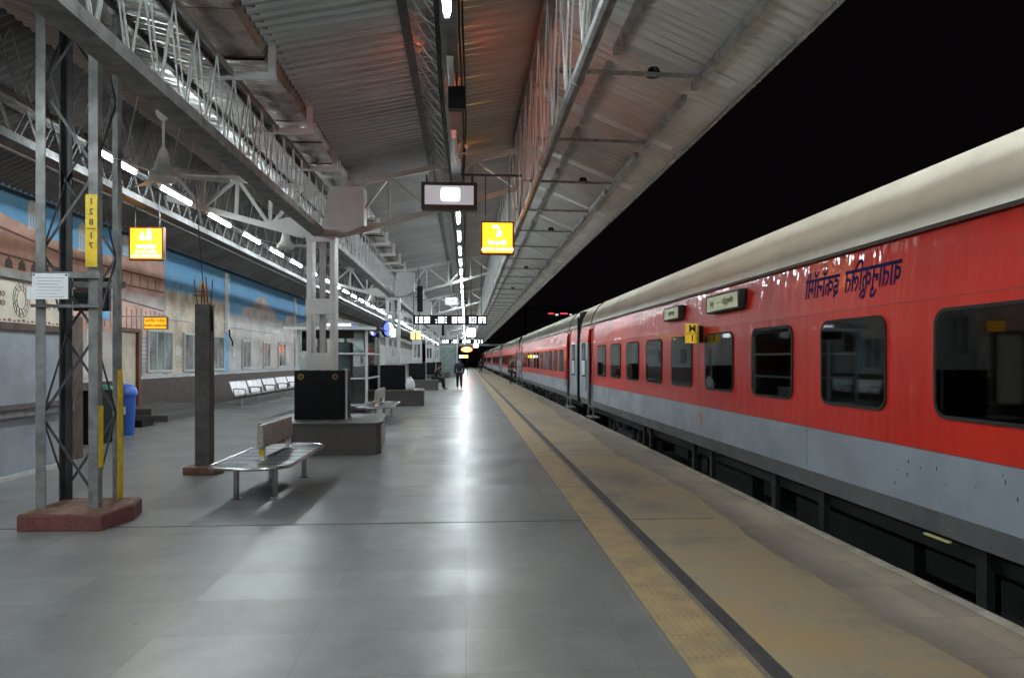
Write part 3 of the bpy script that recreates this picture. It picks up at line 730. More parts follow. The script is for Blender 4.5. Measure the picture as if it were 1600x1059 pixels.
# concrete post with bent rebars
t = thing('concrete_post', 'grey concrete post with rusty rods sticking out of its top', 'post', (-3.68, 10.2, 0))
MB().prism_z([(-.24,-.17),(.20,-.19),(.26,.02),(.18,.17),(-.22,.18)], 0, .11).build('base_stone', 'brown_stone', t, bevel=.01)
MB().box(-.10,.10,-.10,.10,.07,2.38).build('shaft', 'concrete', t, bevel=.008)
rb = MB()
for (x, y, dx, dy, h) in ((-.07,-.07,-.05,0,.34),(.07,-.07,-.03,0,.38),(-.07,.07,.0,.03,.30),(.06,.07,.02,.02,.36)): rb.tube((x,y,2.36),(x+dx,y+dy,2.38+h),.008,n=6)
for z in (2.50, 2.56): rb.path([(-.12,-.08,z),(.07,-.08,z+.01),(.07,.08,z),(-.1,.08,z),(-.12,-.08,z)], .005, 5)
rb.build('reinforcing_rod', 'rust', t)
MB().path([(.0,0,2.38),(-.05,.02,2.9),(-.12,.1,3.5),(-.22,.2,4.2)], .007, 5).path([(.10,-.02,2.35),(.115,-.04,2.2),(.11,-.02,2.0)], .015, 6).build('cable', 'black_plastic', t)

# ------------------------------------------------------------------ rounded steel benches
def bench(x, y0, y1, label):
    t = thing('platform_bench', label, 'bench', (x, (y0+y1)/2, 0), 0, 'rounded steel benches with a central backrest'); L = (y1-y0)/2
    def out(w, l, n=10):
        p = []
        for i in range(n+1): a = R(180+180*i/n); p.append((w*math.cos(a), -(l-w*.62)+w*.62*math.sin(a)))
        for i in range(n+1): a = R(180*i/n); p.append((w*math.cos(a), (l-w*.62)+w*.62*math.sin(a)))
        return p
    seat = thing('s','','') ; bpy.data.objects.remove(seat)
    # two perforated halves leaving a slot at the backrest
    o = out(.44, L); 
    s_ = MB(); 
    half_r = [(max(a, .05), b) for a, b in o if a > -.001]; half_l = [(min(a, -.05), b) for a, b in o if a < .001]
    s_.prism_z(half_r, .402, .412); s_.prism_z(half_l, .402, .412)
    s_.box(-.049,.049,-L+.01,-L+.55,.402,.412); s_.box(-.049,.049,L-.5,L-.01,.402,.412)
    s_.build('seat', 'perforated', t)
    sl = MB()
    for k in range(1, 7): yy = -L + 2*L*k/7; sl.box(-.43,-.06,yy-.006,yy+.006,.4125,.4155); sl.box(.06,.43,yy-.006,yy+.006,.4125,.4155)
    sl.build('seat_seam', 'steel_dark', t)
    rim = MB(); pp = [(a*1.01, b*1.01, .405) for a, b in o]; rim.ring(pp, .019, 8); rim.build('rim', 'stainless', t, smooth=True)
    for sx, sy in ((-.22,-1),(.22,-1),(-.22,1),(.22,1)): MB().tube((sx,sy*(L-.45),0),(sx,sy*(L-.45),.40),.032,n=14).tube((sx,sy*(L-.45),0),(sx,sy*(L-.45),.01),.06,n=14).build('leg', 'stainless', t, smooth=True)
    for yy in (-L+.72, L-.42): MB().box(-.03,.03,yy-.035,yy+.035,.405,.58).build('back_post', 'fixture', t)
    b = MB().prism_y([(-.045,.56),(.045,.56),(.03,.83),(-.03,.83)], -L+.62, L-.32); b.build('backrest', 'wood_grey', t, bevel=.012)
    MB().box(-.03,.03,-L+.68,-L+.684,.46,.54).build('sticker', 'yellow', t)
    return t
bench(-2.42, 7.85, 10.2, 'near rounded steel bench with a grey central backrest, beside the concrete post')
bench(-2.30, 17.6, 20.3, 'far rounded steel bench, in front of the glass kiosk')

# waiting seats along the wall
def wait_seat():
    t = thing('waiting_seat', '', 'seat')
    for k in range(3):
        y = -.56 + .56*k
        s_ = MB(); prof = [(.42,.44),(.38,.46),(.05,.40),(-.02,.44),(-.16,.86),(-.20,.88)]
        vs = []; w = .265
        for (a, z) in prof: vs += [(a, y-w, z), (a, y+w, z), (a-.008, y-w, z-.012), (a-.008, y+w, z-.012)]
        fs = []
        for i in range(len(prof)-1): b = i*4; fs += [(b,b+1,b+5,b+4),(b+2,b+6,b+7,b+3),(b,b+4,b+6,b+2),(b+1,b+3,b+7,b+5)]
        s_.add(vs, fs); s_.build('seat', 'chair_metal', t)
    MB().box(.14,.20,-.85,.85,.33,.37).build('beam', 'steel_dark', t)
    for y in (-.6, .6): MB().bar((.17,y,.33),(.17,y,.06),.04).bar((-.12,y,.02),(.46,y,.02),.035).bar((.17,y,.10),(.44,y,.03),.03).build('leg', 'steel_white', t)
    for y in (-.86, .86): MB().path([(.0,y,.42),(-.03,y,.64),(.32,y,.64),(.37,y,.60),(.36,y,.42)], .014, 7).build('armrest', 'steel_dark', t)
    return t
w0 = wait_seat()
for i, y in enumerate((24.6, 26.45, 28.3, 30.15, 32.0)):
    o = w0 if i == 0 else dup(w0)
    o.location = (-7.62, y, 0); o['label'] = ['nearest metal three-seat chair against the mural wall', 'second metal three-seat chair along the mural wall', 'third metal three-seat chair along the mural wall', 'fourth metal three-seat chair along the mural wall', 'farthest metal three-seat chair along the mural wall'][i]; o['group'] = 'metal waiting chairs along the mural wall'

# ------------------------------------------------------------------ station building with mural
bld = thing('station_building', 'long station building wall painted with a mural of forts and blue sky', 'building', (WX, 0, 0))
MB().box(-4, 0, 6, YE, 1.12, 6.2).build('wall', 'wall_white', bld)
MB().box(-3.9, .02, 6, 19.1, 0, 1.05).box(-3.9, .02, 20.35, YE, 0, 1.05).build('dado', 'dado', bld)
MB().box(-3.9, .06, 6, 19.1, 1.052, 1.118).box(-3.9, .06, 20.35, YE, 1.052, 1.118).build('sill_course', 'sill', bld)
mur = MB().box(.001,.004,6,41,1.13,6.0).build('mural', 'm_sky', bld)
def mp(pts, m, d): return MB().prism_x(pts, .004+d*.003, .0065+d*.003).build('mural_shape', m, mur)
def mr(y0, y1, z0, z1, m, d): return mp([(y0,z0),(y1,z0),(y1,z1),(y0,z1)], m, d)
# pink palace
mp([(6,1.15),(22.2,1.15),(22.2,4.55),(21.2,4.50),(19.5,4.38),(18.0,4.20),(16.8,4.22),(15.6,4.38),(14.8,4.48),(13.9,4.66),(12,4.9),(6,5.2)], 'm_pink', 0)
for (ya, za, yb, zb) in ((12,4.45,16.8,3.98),(12,3.75,17,3.62),(12,3.35,17,3.36),(17,3.95,22.1,4.0),(17,3.58,22.1,3.62),(17.3,3.30,22.1,3.05)):
    mp([(ya,za),(yb,zb),(yb,zb+.05),(ya,za+.05)], 'm_pink_dark', 1)
tri = MB()
for k in range(12):
    y = 12.3+k*.42; tri.prism_x([(y-.13,3.45),(y+.13,3.45),(y+.1,3.60),(y,3.68),(y-.1,3.60)], .008, .0105)
tri.build('mural_shape', 'm_line', mur)
mp([(17,3.3),(22.15,3.0),(22.15,3.04),(22.15,3.45),(17,3.5)], 'm_pale', 0.9)
arc = MB()
for k in range(16): y = 17.4+k*.29; arc.box(.012,.0145,y,y+.05,2.45,3.0+.02*(k%3))
for k in range(8): y = 18+k*.5; arc.box(.012,.0145,y,y+.04,3.66,3.95)
arc.build('mural_shape', 'm_pink_dark', mur)
mr(17.0,22.2,1.14,2.30,'m_pale',1)
ln = MB()
for k in range(9): ln.box(.012,.0145,20.5,22.1,1.25+k*.12,1.27+k*.12)
ln.build('mural_shape','m_line',mur)
def chhatri(y, z, s):
    mp([(y-.16*s,z),(y+.16*s,z),(y+.16*s,z+.05*s),(y-.16*s,z+.05*s)], 'm_white', 1)
    c = MB()
    for k in (-.13,-.04,.05): c.prism_x([(y+k*s,z+.05*s),(y+(k+.05)*s,z+.05*s),(y+(k+.05)*s,z+.30*s),(y+k*s,z+.30*s)], .0075, .0098)
    c.build('mural_shape', 'm_white', mur)
    mp([(y-.18*s,z+.30*s)] + [(y-.15*s*math.cos(R(a)), z+.32*s+.26*s*math.sin(R(a))) for a in range(0,181,20)] + [(y+.18*s,z+.30*s)], 'm_white', 1.2)
chhatri(15.6,4.36,1.1); chhatri(17.55,4.20,1.2); chhatri(17.0,4.24,1.0); chhatri(19.7,4.42,1.0)
# cream fort
def battlement(y0, y1, z0, z1, st, m, d):
    p = [(y0,z0),(y1,z0)]; y = y1
    while y > y0+.01:
        p += [(y,z1),(y-st*.5,z1+.1),(y-st*.5,z1-.02)] if False else [(y,z1+.10),(y-st*.55,z1+.10),(y-st*.55,z1),(y-st,z1)]; y -= st
    mp([(a if a > y0 else y0, b) for a, b in p], m, d)
battlement(22.25, 27.5, 1.15, 3.72, .35, 'm_cream', .5)
battlement(24.9, 25.7, 3.6, 4.25, .27, 'm_ochre', .9)
ln = MB()
rng = random.Random(5)
for r_ in range(17):
    z = 1.3 + r_*.14; ln.box(.0085,.0105,22.3,27.4,z,z+.012)
    y = 22.3 + rng.uniform(0,.5)
    while y < 27.3: ln.box(.0085,.0105,y,y+.012,z+.013,z+.139); y += rng.uniform(.4,.7)
ln.build('mural_shape', 'm_pale', mur)
# hazy fort
battlement(28.0, 41, 1.15, 3.35, .5, 'm_grey', .3)
mp([(29.5,3.3),(29.8,3.8),(31.2,3.9),(31.4,4.2),(32.2,4.45),(33.2,4.40),(33.6,4.1),(34.5,3.95),(35,3.6),(36.5,3.5),(37,3.9),(38.2,4.0),(38.5,3.4),(40.8,3.3),(40.8,3.0),(29.5,3.0)], 'm_pale', 0)
mr(28.1,30.2,1.16,2.65,'m_grey',1); mp([(30.6,1.2),(40.8,1.2),(40.8,2.9),(36,3.2),(34,2.9),(31,2.6)], 'm_pale', .8)
# birds and trees
bt = MB()
for (y, z) in ((22.9,3.98),(23.4,3.92),(26.2,4.3),(28.9,4.05),(29.3,4.0),(38.8,4.1)):
    bt.prism_x([(y-.10,z+.12),(y,z),(y+.12,z+.14),(y+.02,z-.02),(y,z-.12)], .008, .010)
bt.build('mural_shape', 'm_line', mur)
# pilaster pipes
MB().box(.02,.14,27.55,27.75,2.6,4.9).box(.0,.02,27.5,27.8,3.0,3.1).build('downpipe', 'steel_white', bld)
MB().box(.02,.10,38.4,38.6,1.2,4.9).build('downpipe', 'steel_white', bld)
MB().path([(.2,27.5,2.75),(.18,27.6,2.5),(.22,27.8,2.3),(.18,27.9,2.15)], .03, 6).build('cable', 'black_plastic', bld)
# windows and doors
def window(y0, y1, z0, z1, mull=1, open_=False):
    w = MB().box(.004,.035,y0,y1,z0,z1).build('window', 'win_glass', bld)
    f = MB(); a = .07
    f.box(.002,.075,y0-a,y0,z0-a,z1+a).box(.002,.075,y1,y1+a,z0-a,z1+a).box(.002,.075,y0,y1,z0-a,z0).box(.002,.075,y0,y1,z1,z1+a)
    for k in range(mull): y = y0+(y1-y0)*(k+1)/(mull+1); f.box(.036,.06,y-.025,y+.025,z0,z1)
    f.build('frame', 'steel_white', w)
window(21.0, 22.6, 1.30, 2.42, 2); window(23.6, 25.1, 1.28, 2.42, 1); window(26.1, 27.3, 1.28, 2.42, 1)
window(29.6, 30.6, 1.30, 2.35, 1); window(32.6, 33.6, 1.30, 2.35, 1); window(35.2, 36.4, 1.30, 2.35, 1)
for y in (44, 50, 56, 62): window(y, y+1.6, 1.3, 2.4, 1)
d = MB().box(.003,.02,19.2,20.25,0.15,2.35).build('door', 'cream_paint', bld)
MB().box(.0,.10,19.05,19.18,0,2.46).box(.0,.10,20.27,20.40,0,2.46).box(.0,.10,19.18,20.27,2.36,2.46).build('frame', 'brown_frame', d)
MB().box(.022,.05,19.35,19.40,1.1,1.16).build('handle', 'stainless', d)
# awning band above the wall
MB().box(-.3,.04,6,YE,5.0,5.05).build('wall_coping', 'steel_dark', bld)
st = thing('door_steps', 'low grey granite steps below the brown framed doorway', 'steps', (WX+.03, 20.6, 0))
MB().box(0,1.5,-1.9,1.3,0,.16).build('step', 'granite', st); MB().box(0,1.0,-1.7,1.1,.162,.32).build('step', 'granite', st)
t = thing('doormat_slab', 'small black board lying in front of the bins', 'board', (-7.95, 17.5, 0)); MB().box(-.1,.30,-.3,.3,0,.17).build('board', 'black_matte', t)
t = thing('hanging_sign', 'small orange booking office sign on a bracket near the doorway', 'sign', (-8.05, 18.9, 2.55), R(-6))
MB().box(-.31,.31,-.04,.04,-.16,.16).build('case', 'sign_frame', t)
m_ = mat('sign_dim', (.85,.42,.03), .5, emit=(1,.45,.02), es=.55)
MB().box(-.29,.29,-.047,-.041,-.14,.14).build('face', 'sign_dim', t)
text('lettering', 'बुिकंग ऑिफस', .10, 'ink', t, (0,-.049,.06)); text('lettering', 'BOOKING OFFICE', .07, 'ink', t, (0,-.049,-.065), bold=.002)
MB().bar((-1.1,0,.18),(.3,0,.18),.025).build('bracket', 'steel_white', t)
for (x, z, w) in ((WX+.02, 2.65, .28),):
    t = thing('wall_plate', 'small blue enamel plate above the brown doorway', 'sign', (x, 18.6, 2.75)); MB().box(0,.01,-.2,.2,-.12,.12).build('plate', 'm_sky', t)
t = thing('poster', 'white poster with blue print beside the brown doorway', 'poster', (WX+.02, 18.0, 1.9)); MB().box(0,.008,-.3,.3,-.45,.45).build('sheet', 'paper', t); MB().box(.009,.0105,-.22,.22,-.3,.0).build('print_block', 'm_sky', t)

for (y, z, w, h, m_) in ((23.1,1.9,.22,.3,'paper'),(25.6,1.75,.3,.2,'paper'),(28.6,1.9,.25,.35,'paper'),(31.7,1.8,.3,.4,'m_white')):
    t = thing('wall_notice', f'small pale notice pasted on the mural wall {"left of the second window" if y < 24 else "between the second and third windows" if y < 26 else "just past the downpipe" if y < 29 else "between the grey fort windows"}', 'notice', (WX+.016, y, z), 0, 'notices on the mural wall')
    MB().box(0,.006,-w/2,w/2,-h/2,h/2).build('sheet', m_, t)
    q_ = MB()
    for k in range(5): q_.box(.0065,.0075,-w*.38,w*.34,h*.3-k*h*.14,h*.3-k*h*.14+.012)
    q_.build('print_line', 'm_line', t)
MB().box(.02,.05,20.6,40,2.86,2.89).box(.02,.05,20.6,20.63,1.15,2.858).build('conduit', 'steel_white', bld)

# the product stall
st = thing('market_stall', 'grey fronted stall with a cream signboard on top, left of the mast', 'stall', (-6.1, 5, 0))
MB().box(-2.3,0,0,6.3,.06,2.0).build('body', 'board_grey', st)
MB().box(-2.32,.03,-.01,6.33,2.002,2.10).build('lintel', 'wood_dark', st)
MB().box(-2.3,.01,0,6.25,2.102,2.69).build('signboard', 'cream_board', st)
MB().box(-2.35,.05,-.02,6.35,2.692,2.80).build('roof', 'steel_grey', st)
MB().box(.002,.07,0,6.32,.93,1.0).build('rail', 'stainless', st); MB().box(-2.3,.06,0,6.32,0,.055).build('kick_rail', 'steel_white', st)
MB().box(.002,.05,0,6.32,.82,.928).build('rail_board', 'steel_grey', st)
bb = MB()
for k in range(60): bb.box(.011,.0125,.1+k*.1,.16+k*.1,2.115,2.135+.01*(k%3))
bb.build('sign_border', 'm_pink_dark', st)
text('lettering', 'ONE STATION', .105, 'm_pink_dark', st, (.012,4.35,2.46), (R(90),0,R(90)), align='RIGHT', bold=.002) if False else None
o1 = text('lettering', 'ONE STATION', .10, 'm_pink_dark', st, (.012,4.74,2.47), (R(90),0,R(90)), bold=.002, align='LEFT')
o2 = text('lettering', 'ONE PRODUCT', .10, 'm_pink_dark', st, (.012,4.74,2.35), (R(90),0,R(90)), bold=.002, align='LEFT')
o3 = text('lettering', 'एक स्टेशन', .12, 'm_pink_dark', st, (.012,5.98,2.38), (R(90),0,R(90)), align='LEFT')
em = MB()
for r_ in (.13,.19,.24):
    pts = [(.013, 5.08+r_*.75*math.cos(R(a)), 2.42+r_*math.sin(R(a))) for a in range(0,361,15)]; em.path(pts, .004, 4)
for a in range(0,360,30): em.bar((.0135,5.08+.13*.75*math.cos(R(a)),2.42+.13*math.sin(R(a))),(.0135,5.08+.24*.75*math.cos(R(a+20)),2.42+.24*math.sin(R(a+20))),.006,.004)
em.build('emblem', 'm_line', st)
t = thing('television', 'black television hanging at the end of the stall behind the mast', 'television', (-6.25, 12.3, 2.7))
MB().box(-.32,.26,-.05,.05,-.28,.28).build('case', 'black_plastic', t, bevel=.01); MB().box(-.29,.23,-.056,-.052,-.24,.25).build('screen', 'glass_dark', t); MB().bar((0,.05,0),(0,.05,1.9),.04).build('bracket', 'steel_dark', t)
t = thing('stall_shelf', 'dark tall display frame with an orange cloth at the end of the stall', 'shelf', (-6.35, 11.75, 0))
MB().box(-.35,.10,-.2,.2,0,.06).box(-.35,-.29,-.2,.2,.062,2.3).box(.04,.10,-.2,.2,.062,2.3).build('frame', 'wood_dark', t)
MB().box(-.28,.03,-.18,.18,.85,.9).box(-.28,.03,-.18,.18,1.4,1.44).build('shelf_board', 'wood_dark', t)
MB().box(-.27,.03,-.205,-.19,1.95,2.28).build('orange_cloth', 'm_ochre', t); MB().box(-.2,.0,-.215,-.207,1.55,1.85).build('card', 'paper', t)
t = thing('dark_crate', 'black wrapped crate standing behind the mast', 'crate', (-7.0, 14.1, 0)); MB().box(-.42,.12,-.3,.3,0,.98).build('body', 'black_matte', t, bevel=.03); MB().box(-.44,.14,-.32,.32,.982,1.02).build('lid', 'black_plastic', t)
def bin_(x, y, m, label):
    t = thing('litter_bin', label, 'bin', (x, y, 0), 0, 'litter bins by the stall')
    MB().lathe([(.14,.0),(.15,.02),(.19,.84),(.20,.86)], n=28).build('body', m, t, smooth=True)
    MB().lathe([(.215,.85),(.22,.90),(.19,1.0),(.12,1.07),(.03,1.09)], n=28).build('lid', m, t, smooth=True)
    MB().box(-.06,.06,-.19,-.165,.45,.62).build('sticker', 'paper', t)
bin_(-7.22, 15.5, 'bin_blue', 'blue plastic litter bin with a domed lid'); bin_(-7.42, 15.0, 'bin_green', 'green plastic litter bin beside the blue one')

# glass kiosk
k = thing('glass_kiosk', 'white framed glass kiosk with a low pitched roof behind the nearest column', 'kiosk', (-3.75, 21.5, 0))
fr = MB()
for x in (-.95, -.1, .95):
    for y in (-1.4, 1.4): fr.box(x-.035,x+.035,y-.035,y+.035,0,2.5)
for y in (-1.4, 1.4):
    for z in (.3, 1.05, 1.75, 2.46): fr.box(-.914,-.136,y-.025,y+.025,z,z+.05); fr.box(-.064,.914,y-.025,y+.025,z,z+.05)
for x in (-.95, .95):
    for z in (.3, 1.05, 1.75, 2.46): fr.box(x-.025,x+.025,-1.364,1.364,z,z+.05)
fr.build('frame', 'steel_white', k)
MB().prism_y([(-1.3,2.52),(1.25,2.52),(0,2.80)], -1.6, 1.6).build('roof', 'steel_grey', k)
MB().box(-1.3,1.25,-1.65,-1.605,2.44,2.515).build('roof_trim', 'steel_white', k)
MB().box(-.92,.92,-1.395,-1.39,.36,2.44).build('glass', 'kiosk_glass', k); MB().box(.945,.95,-1.36,1.36,.36,2.44).build('glass', 'kiosk_glass', k)
MB().box(-.5,.6,-1.46,-1.42,2.2,2.42).build('fascia', 'black_plastic', k)
MB().box(-.35,.45,-1.2,-.6,.05,2.1).build('cabinet', 'board_grey', k); MB().box(-.9,.9,.8,1.3,.0,1.1).build('counter', 'wall_white', k)
MB().box(.55,.85,.9,1.2,1.7,2.3).build('poster', 'm_ochre', k); MB().box(-.85,-.6,-1.38,-1.37,1.85,2.4).build('poster', 'black_matte', k)
MB().box(-.1,.55,-1.66,-1.655,2.545,2.60).build('lit_sign', 'led_white', k); MB().box(-.25,.75,-1.657,-1.652,2.53,2.545).build('lit_sign', 'led_blue', k)
t = thing('round_sign', 'round lit blue and white sign sticking out beyond the kiosk roof', 'sign', (-2.60, 23.6, 2.62), R(55))
MB().tube((0,-.05,0),(0,.05,0),.27,n=32).build('case', 'ink_blue', t)
MB().tube((0,-.051,0),(0,-.058,0),.24,n=32).build('face', 'led_blue', t); MB().prism_y([(.02,-.2),(.12,-.18),(.21,-.05),(.21,.08),(.12,.19),(.0,.21),(.08,.0)], -.064, -.060).build('lit_shape', 'led_white', t)
MB().bar((-.27,0,0),(-.6,0,0),.04).build('bracket', 'steel_white', t)
t = thing('lit_panel', 'small white and yellow lit panel beside the round sign', 'sign', (-2.62, 25.0, 2.55))
MB().box(-.14,.16,-.05,.05,-.16,.16).build('case', 'steel_white', t); MB().box(-.12,.14,-.058,-.052,-.14,.14).build('face', 'led_white', t); MB().box(-.02,.13,-.063,-.059,0,.13).build('face', 'led_yellow', t); MB().bar((0,0,.16),(0,0,1.3),.03).build('bracket', 'steel_white', t)
t = thing('white_sack', 'small white sack on the second granite block', 'sack', (-1.95, 24.9, .54)); MB().lathe([(.10,0),(.16,.05),(.17,.2),(.12,.36),(.05,.42),(.06,.47)], n=12).build('sack_body', 'paper', t, smooth=True)

# footbridge stair at the far end
t = thing('footbridge_stair', 'grey green steel footbridge stair far down the platform', 'stair', (-2.0, 66, 0))
sp_ = MB()
for i in range(18): sp_.box(-1.15,1.1,i*.3,i*.3+.3,i*.17,i*.17+.06); sp_.box(-1.15,1.1,i*.3,i*.3+.02,i*.17-.10,i*.17-.001)
sp_.build('tread', 'stair_steel', t)
MB().bar((-1.2,0,.1),(-1.2,5.4,3.1),.06,.25).bar((1.15,0,.1),(1.15,5.4,3.1),.06,.25).build('stringer', 'stair_steel', t)
hr = MB()
for x in (-1.2, 1.15):
    hr.bar((x,0,1.0),(x,5.4,4.0),.05)
    for i in range(7): hr.bar((x,.9*i,.5*i),(x,.9*i,.5*i+1.0),.04)
hr.build('handrail', 'steel_white', t); MB().box(-1.3,6,5.4,8,3.05,3.2).build('deck', 'stair_steel', t)

# ------------------------------------------------------------------ train coaches
X = 3.42
def coach():
    t = thing('train_coach', '', 'train coach')
    L = 23.4; x = X; XB = X+3.24; d1, d2 = 1.35, 2.25; d3, d4 = 21.15, 22.05
    def side(y0, y1, z0, z1, xo=0, th=.05): return MB().box(x+xo, x+xo+th, y0, y1, z0, z1)
    sp_ = MB().prism_y([(x,.93),(x,2.05),(x+.05,2.575),(x+.10,2.575),(x+.06,2.05),(x+.06,.93)], d2, d3); sp_.build('side_panel', 'train_red', t)
    g_ = side(d2, d3, .50, .928).box(x,x+.05,0,d1,.50,2.10).box(x,x+.05,d4,L,.50,2.10); g_.build('lower_panel', 'train_grey', t)
    for a, b in ((0,d1),(d4,L)): MB().prism_y([(x,2.102),(x+.048,2.575),(x+.10,2.575),(x+.06,2.102)], a, b).build('side_panel', 'train_red', t)
    sk = MB()
    for a, b in ((0,d1),(d2,d3),(d4,L)): sk.add([(x,a,.498),(x,b,.498),(x+.05,b,.32),(x+.05,a,.32),(x+.09,a,.498),(x+.09,b,.498),(x+.10,b,.32),(x+.10,a,.32)], [(0,3,2,1),(4,5,6,7),(0,1,5,4),(2,3,7,6),(0,4,7,3),(1,2,6,5)])
    sk.build('skirt', 'train_skirt', t)
    # inner box body and far side
    MB().box(x+.16, XB, .02, L-.02, .34, 2.60).build('body_core', 'under', t)
    # doorways
    for (a, b) in ((d1,d2),(d3,d4)):
        d = MB().box(x+.10,x+.14,a,b,.95,2.45).build('door', 'train_red', t)
        MB().box(x+.09,x+.135,a,b,.34,.945).build('kick_panel', 'train_skirt', d)
        MB().box(x+.094,x+.099,a+.25,b-.25,1.45,2.1).build('door_window', 'glass_dark', d)
        MB().box(x+.035,x+.16,a,b,2.452,2.575).build('door_lintel', 'train_red', d); MB().box(x+.01,x+.16,a,b,.30,.338).build('door_sill', 'train_skirt', d)
        MB().tube((x-.03,a-.07,.7),(x-.03,a-.07,1.6),.014,n=8).tube((x-.03,b+.07,.7),(x-.03,b+.07,1.6),.014,n=8).build('handrail', 'stainless', d)
        MB().box(x-.05,x+.20,a+.05,b-.05,.02,.05).box(x-.05,x+.20,a+.05,b-.05,-.32,-.29).box(x+.0,x+.03,a+.05,a+.09,-.29,.30).box(x+.0,x+.03,b-.09,b-.05,-.29,.30).build('step', 'steel_grey', d)
    # roof
    zg = 2.58
    prof = [(x+.04,zg),(x+.065,2.72),(x+.115,2.86),(x+.145,2.895),(x+.165,2.95),(x+.26,3.08),(x+.42,3.20),(x+.78,3.30),(x+1.62,3.37)]
    full = prof + [(2*x+3.24-a, b) for a, b in prof[::-1][1:]]
    r_ = MB().prism_y(full, .03, L-.03); ro = r_.build('roof', 'train_roof', t, smooth=True)
    rb = MB()
    for yy in (1.8, 21.6):
        for (a, b) in zip(full, full[1:]): rb.bar((a[0], yy, a[1]+.004), (b[0], yy, b[1]+.004), .05, .012, up=(0,1,0))
    rb.build('roof_band', 'gutter_dark', ro)
    MB().box(x+.018,x+.038,.03,L-.03,zg-.012,zg+.02).build('gutter', 'gutter_dark', t)
    se = MB()
    for k_ in range(-2, 10, 2):
        yy = 6.80+1.645*(k_-.5); se.box(x-.0012,x+.003,yy-.003,yy+.003,.52,2.05)
    se.box(x-.0012,x+.003,d2,d3,2.046,2.051).box(x-.0012,x+.003,d2,d3,.926,.932)
    se.build('panel_seam', 'train_seam', t)
    # windows
    for k_ in range(-2, 9):
        yc = 6.80+1.645*k_; wv = 1.0
        w = MB().prism_x(rrect(wv, .74, .10, cx=yc, cy=1.575), x-.0135, x-.0115).build('window', 'tinted_glass', t)
        MB().prism_x(rrect(wv, .74, .10, cx=yc, cy=1.575), x-.003, x+.02).build('dark_interior', 'interior_dark', w)
        rw = random.Random(k_+20); cu = MB()
        for (ca, cb) in ((-.49, -.49+rw.choice((.08,.14,.30,.10))), (.49-rw.choice((.07,.12,.22)), .49)):
            n_ = max(3, int((cb-ca)/.035)); vs = []
            for q in range(n_+1):
                yy = yc+ca+(cb-ca)*q/n_; dx = .0035*(1 if q % 2 else -1)
                vs += [(x-.0072+dx, yy, 1.575-.35+(.05 if abs(ca+(cb-ca)*q/n_) > .43 else 0)), (x-.0072+dx, yy, 1.575+.35-(.05 if abs(ca+(cb-ca)*q/n_) > .43 else 0))]
            cu.add(vs, [(2*q, 2*q+2, 2*q+3, 2*q+1) for q in range(n_)])
        cu.build('curtain', 'curtain_cloth', w)
        if rw.random() < .75:
            p0 = yc+rw.uniform(-.2,.15); MB().prism_x([(p0-.16,1.24),(p0+.2,1.24),(p0+.22,1.36),(p0+.1,1.42),(p0-.12,1.40)], x-.010, x-.0065).build('pillow', 'paper', w)
            MB().box(x-.010,x-.0065,yc-.42,yc+.42,1.232,1.262).build('berth_edge', 'berth_blue', w)
        o_ = rrect(wv+.05, .79, .12, cx=yc, cy=1.575); i_ = rrect(wv, .74, .10, cx=yc, cy=1.575); n = len(o_)
        vs = [(x-.016,a,b) for a, b in o_]+[(x-.012,a,b) for a, b in i_]+[(x,a,b) for a, b in o_]+[(x,a,b) for a, b in i_]
        fs = []
        for i in range(n): j_ = (i+1) % n; fs += [(i,j_,n+j_,n+i),(i,2*n+i,2*n+j_,j_),(n+i,n+j_,3*n+j_,3*n+i)]
        MB().add(vs, fs).build('frame', 'rubber', w)
    for yc in (.68, 22.72):
        w = MB().prism_x(rrect(.62,.98,.06,cx=yc,cy=1.60), x-.010, x-.001).build('window', 'rubber', t)
        MB().box(x-.014,x-.011,yc-.26,yc+.26,1.16,1.58).build('frosted_pane', 'frost', w); MB().box(x-.014,x-.011,yc-.26,yc+.26,1.62,2.04).build('upper_pane', 'glass_dark', w)
    # bellows at the far end
    MB().box(x+.10,x+3.14,L-.02,L+.62,.25,3.05).build('bellows', 'rubber', t)
    MB().box(x+.02,x+.10,L+.0,L+.10,.34,2.9).box(x+.02,x+.10,L+.50,L+.60,.34,2.9).build('bellows_edge', 'black_matte', t)
    # underframe
    u = MB(); rng = random.Random(11)
    u.box(x+.25,x+3.0,.3,L-.3,.12,.335)
    for (a, b, zb) in ((5.9,7.4,-.35),(7.7,8.3,-.25),(8.6,10.9,-.42),(11.2,11.6,-.2),(12.0,13.6,-.38),(13.9,14.2,-.3),(14.6,15.4,-.15)): u.box(x+.45+rng.uniform(0,.25), x+1.3, a, b, zb, .118)
    for yy in (6.4,7.0,9.2,10.3,12.4,13.2,15.8,16.3,5.6): u.box(x+.14,x+.20,yy,yy+.10,-.25+rng.uniform(0,.2),.31)
    u.build('underframe_box', 'under', t)
    for yc in (4.25, 19.15):
        b = MB().box(x+.42,x+.60,yc-1.75,yc+1.75,-.25,-.05).box(x+.42,x+.60,yc-.5,yc+.5,-.45,-.26).build('bogie', 'under', t)
        for o_ in (-.35,.35): MB().tube((x+.40,yc+o_,-.05),(x+.40,yc+o_,.11),.13,n=14).build('air_spring', 'under', b, smooth=True)
        for o_ in (-1.28,1.28):
            MB().box(x+.36,x+.5,yc+o_-.16,yc+o_+.16,-.52,-.2).build('axle_box', 'under', b)
            for q in (-.28,.28): MB().tube((x+.40,yc+o_+q,-.2),(x+.40,yc+o_+q,.05),.07,n=12).build('coil_spring', 'under', b, smooth=True)
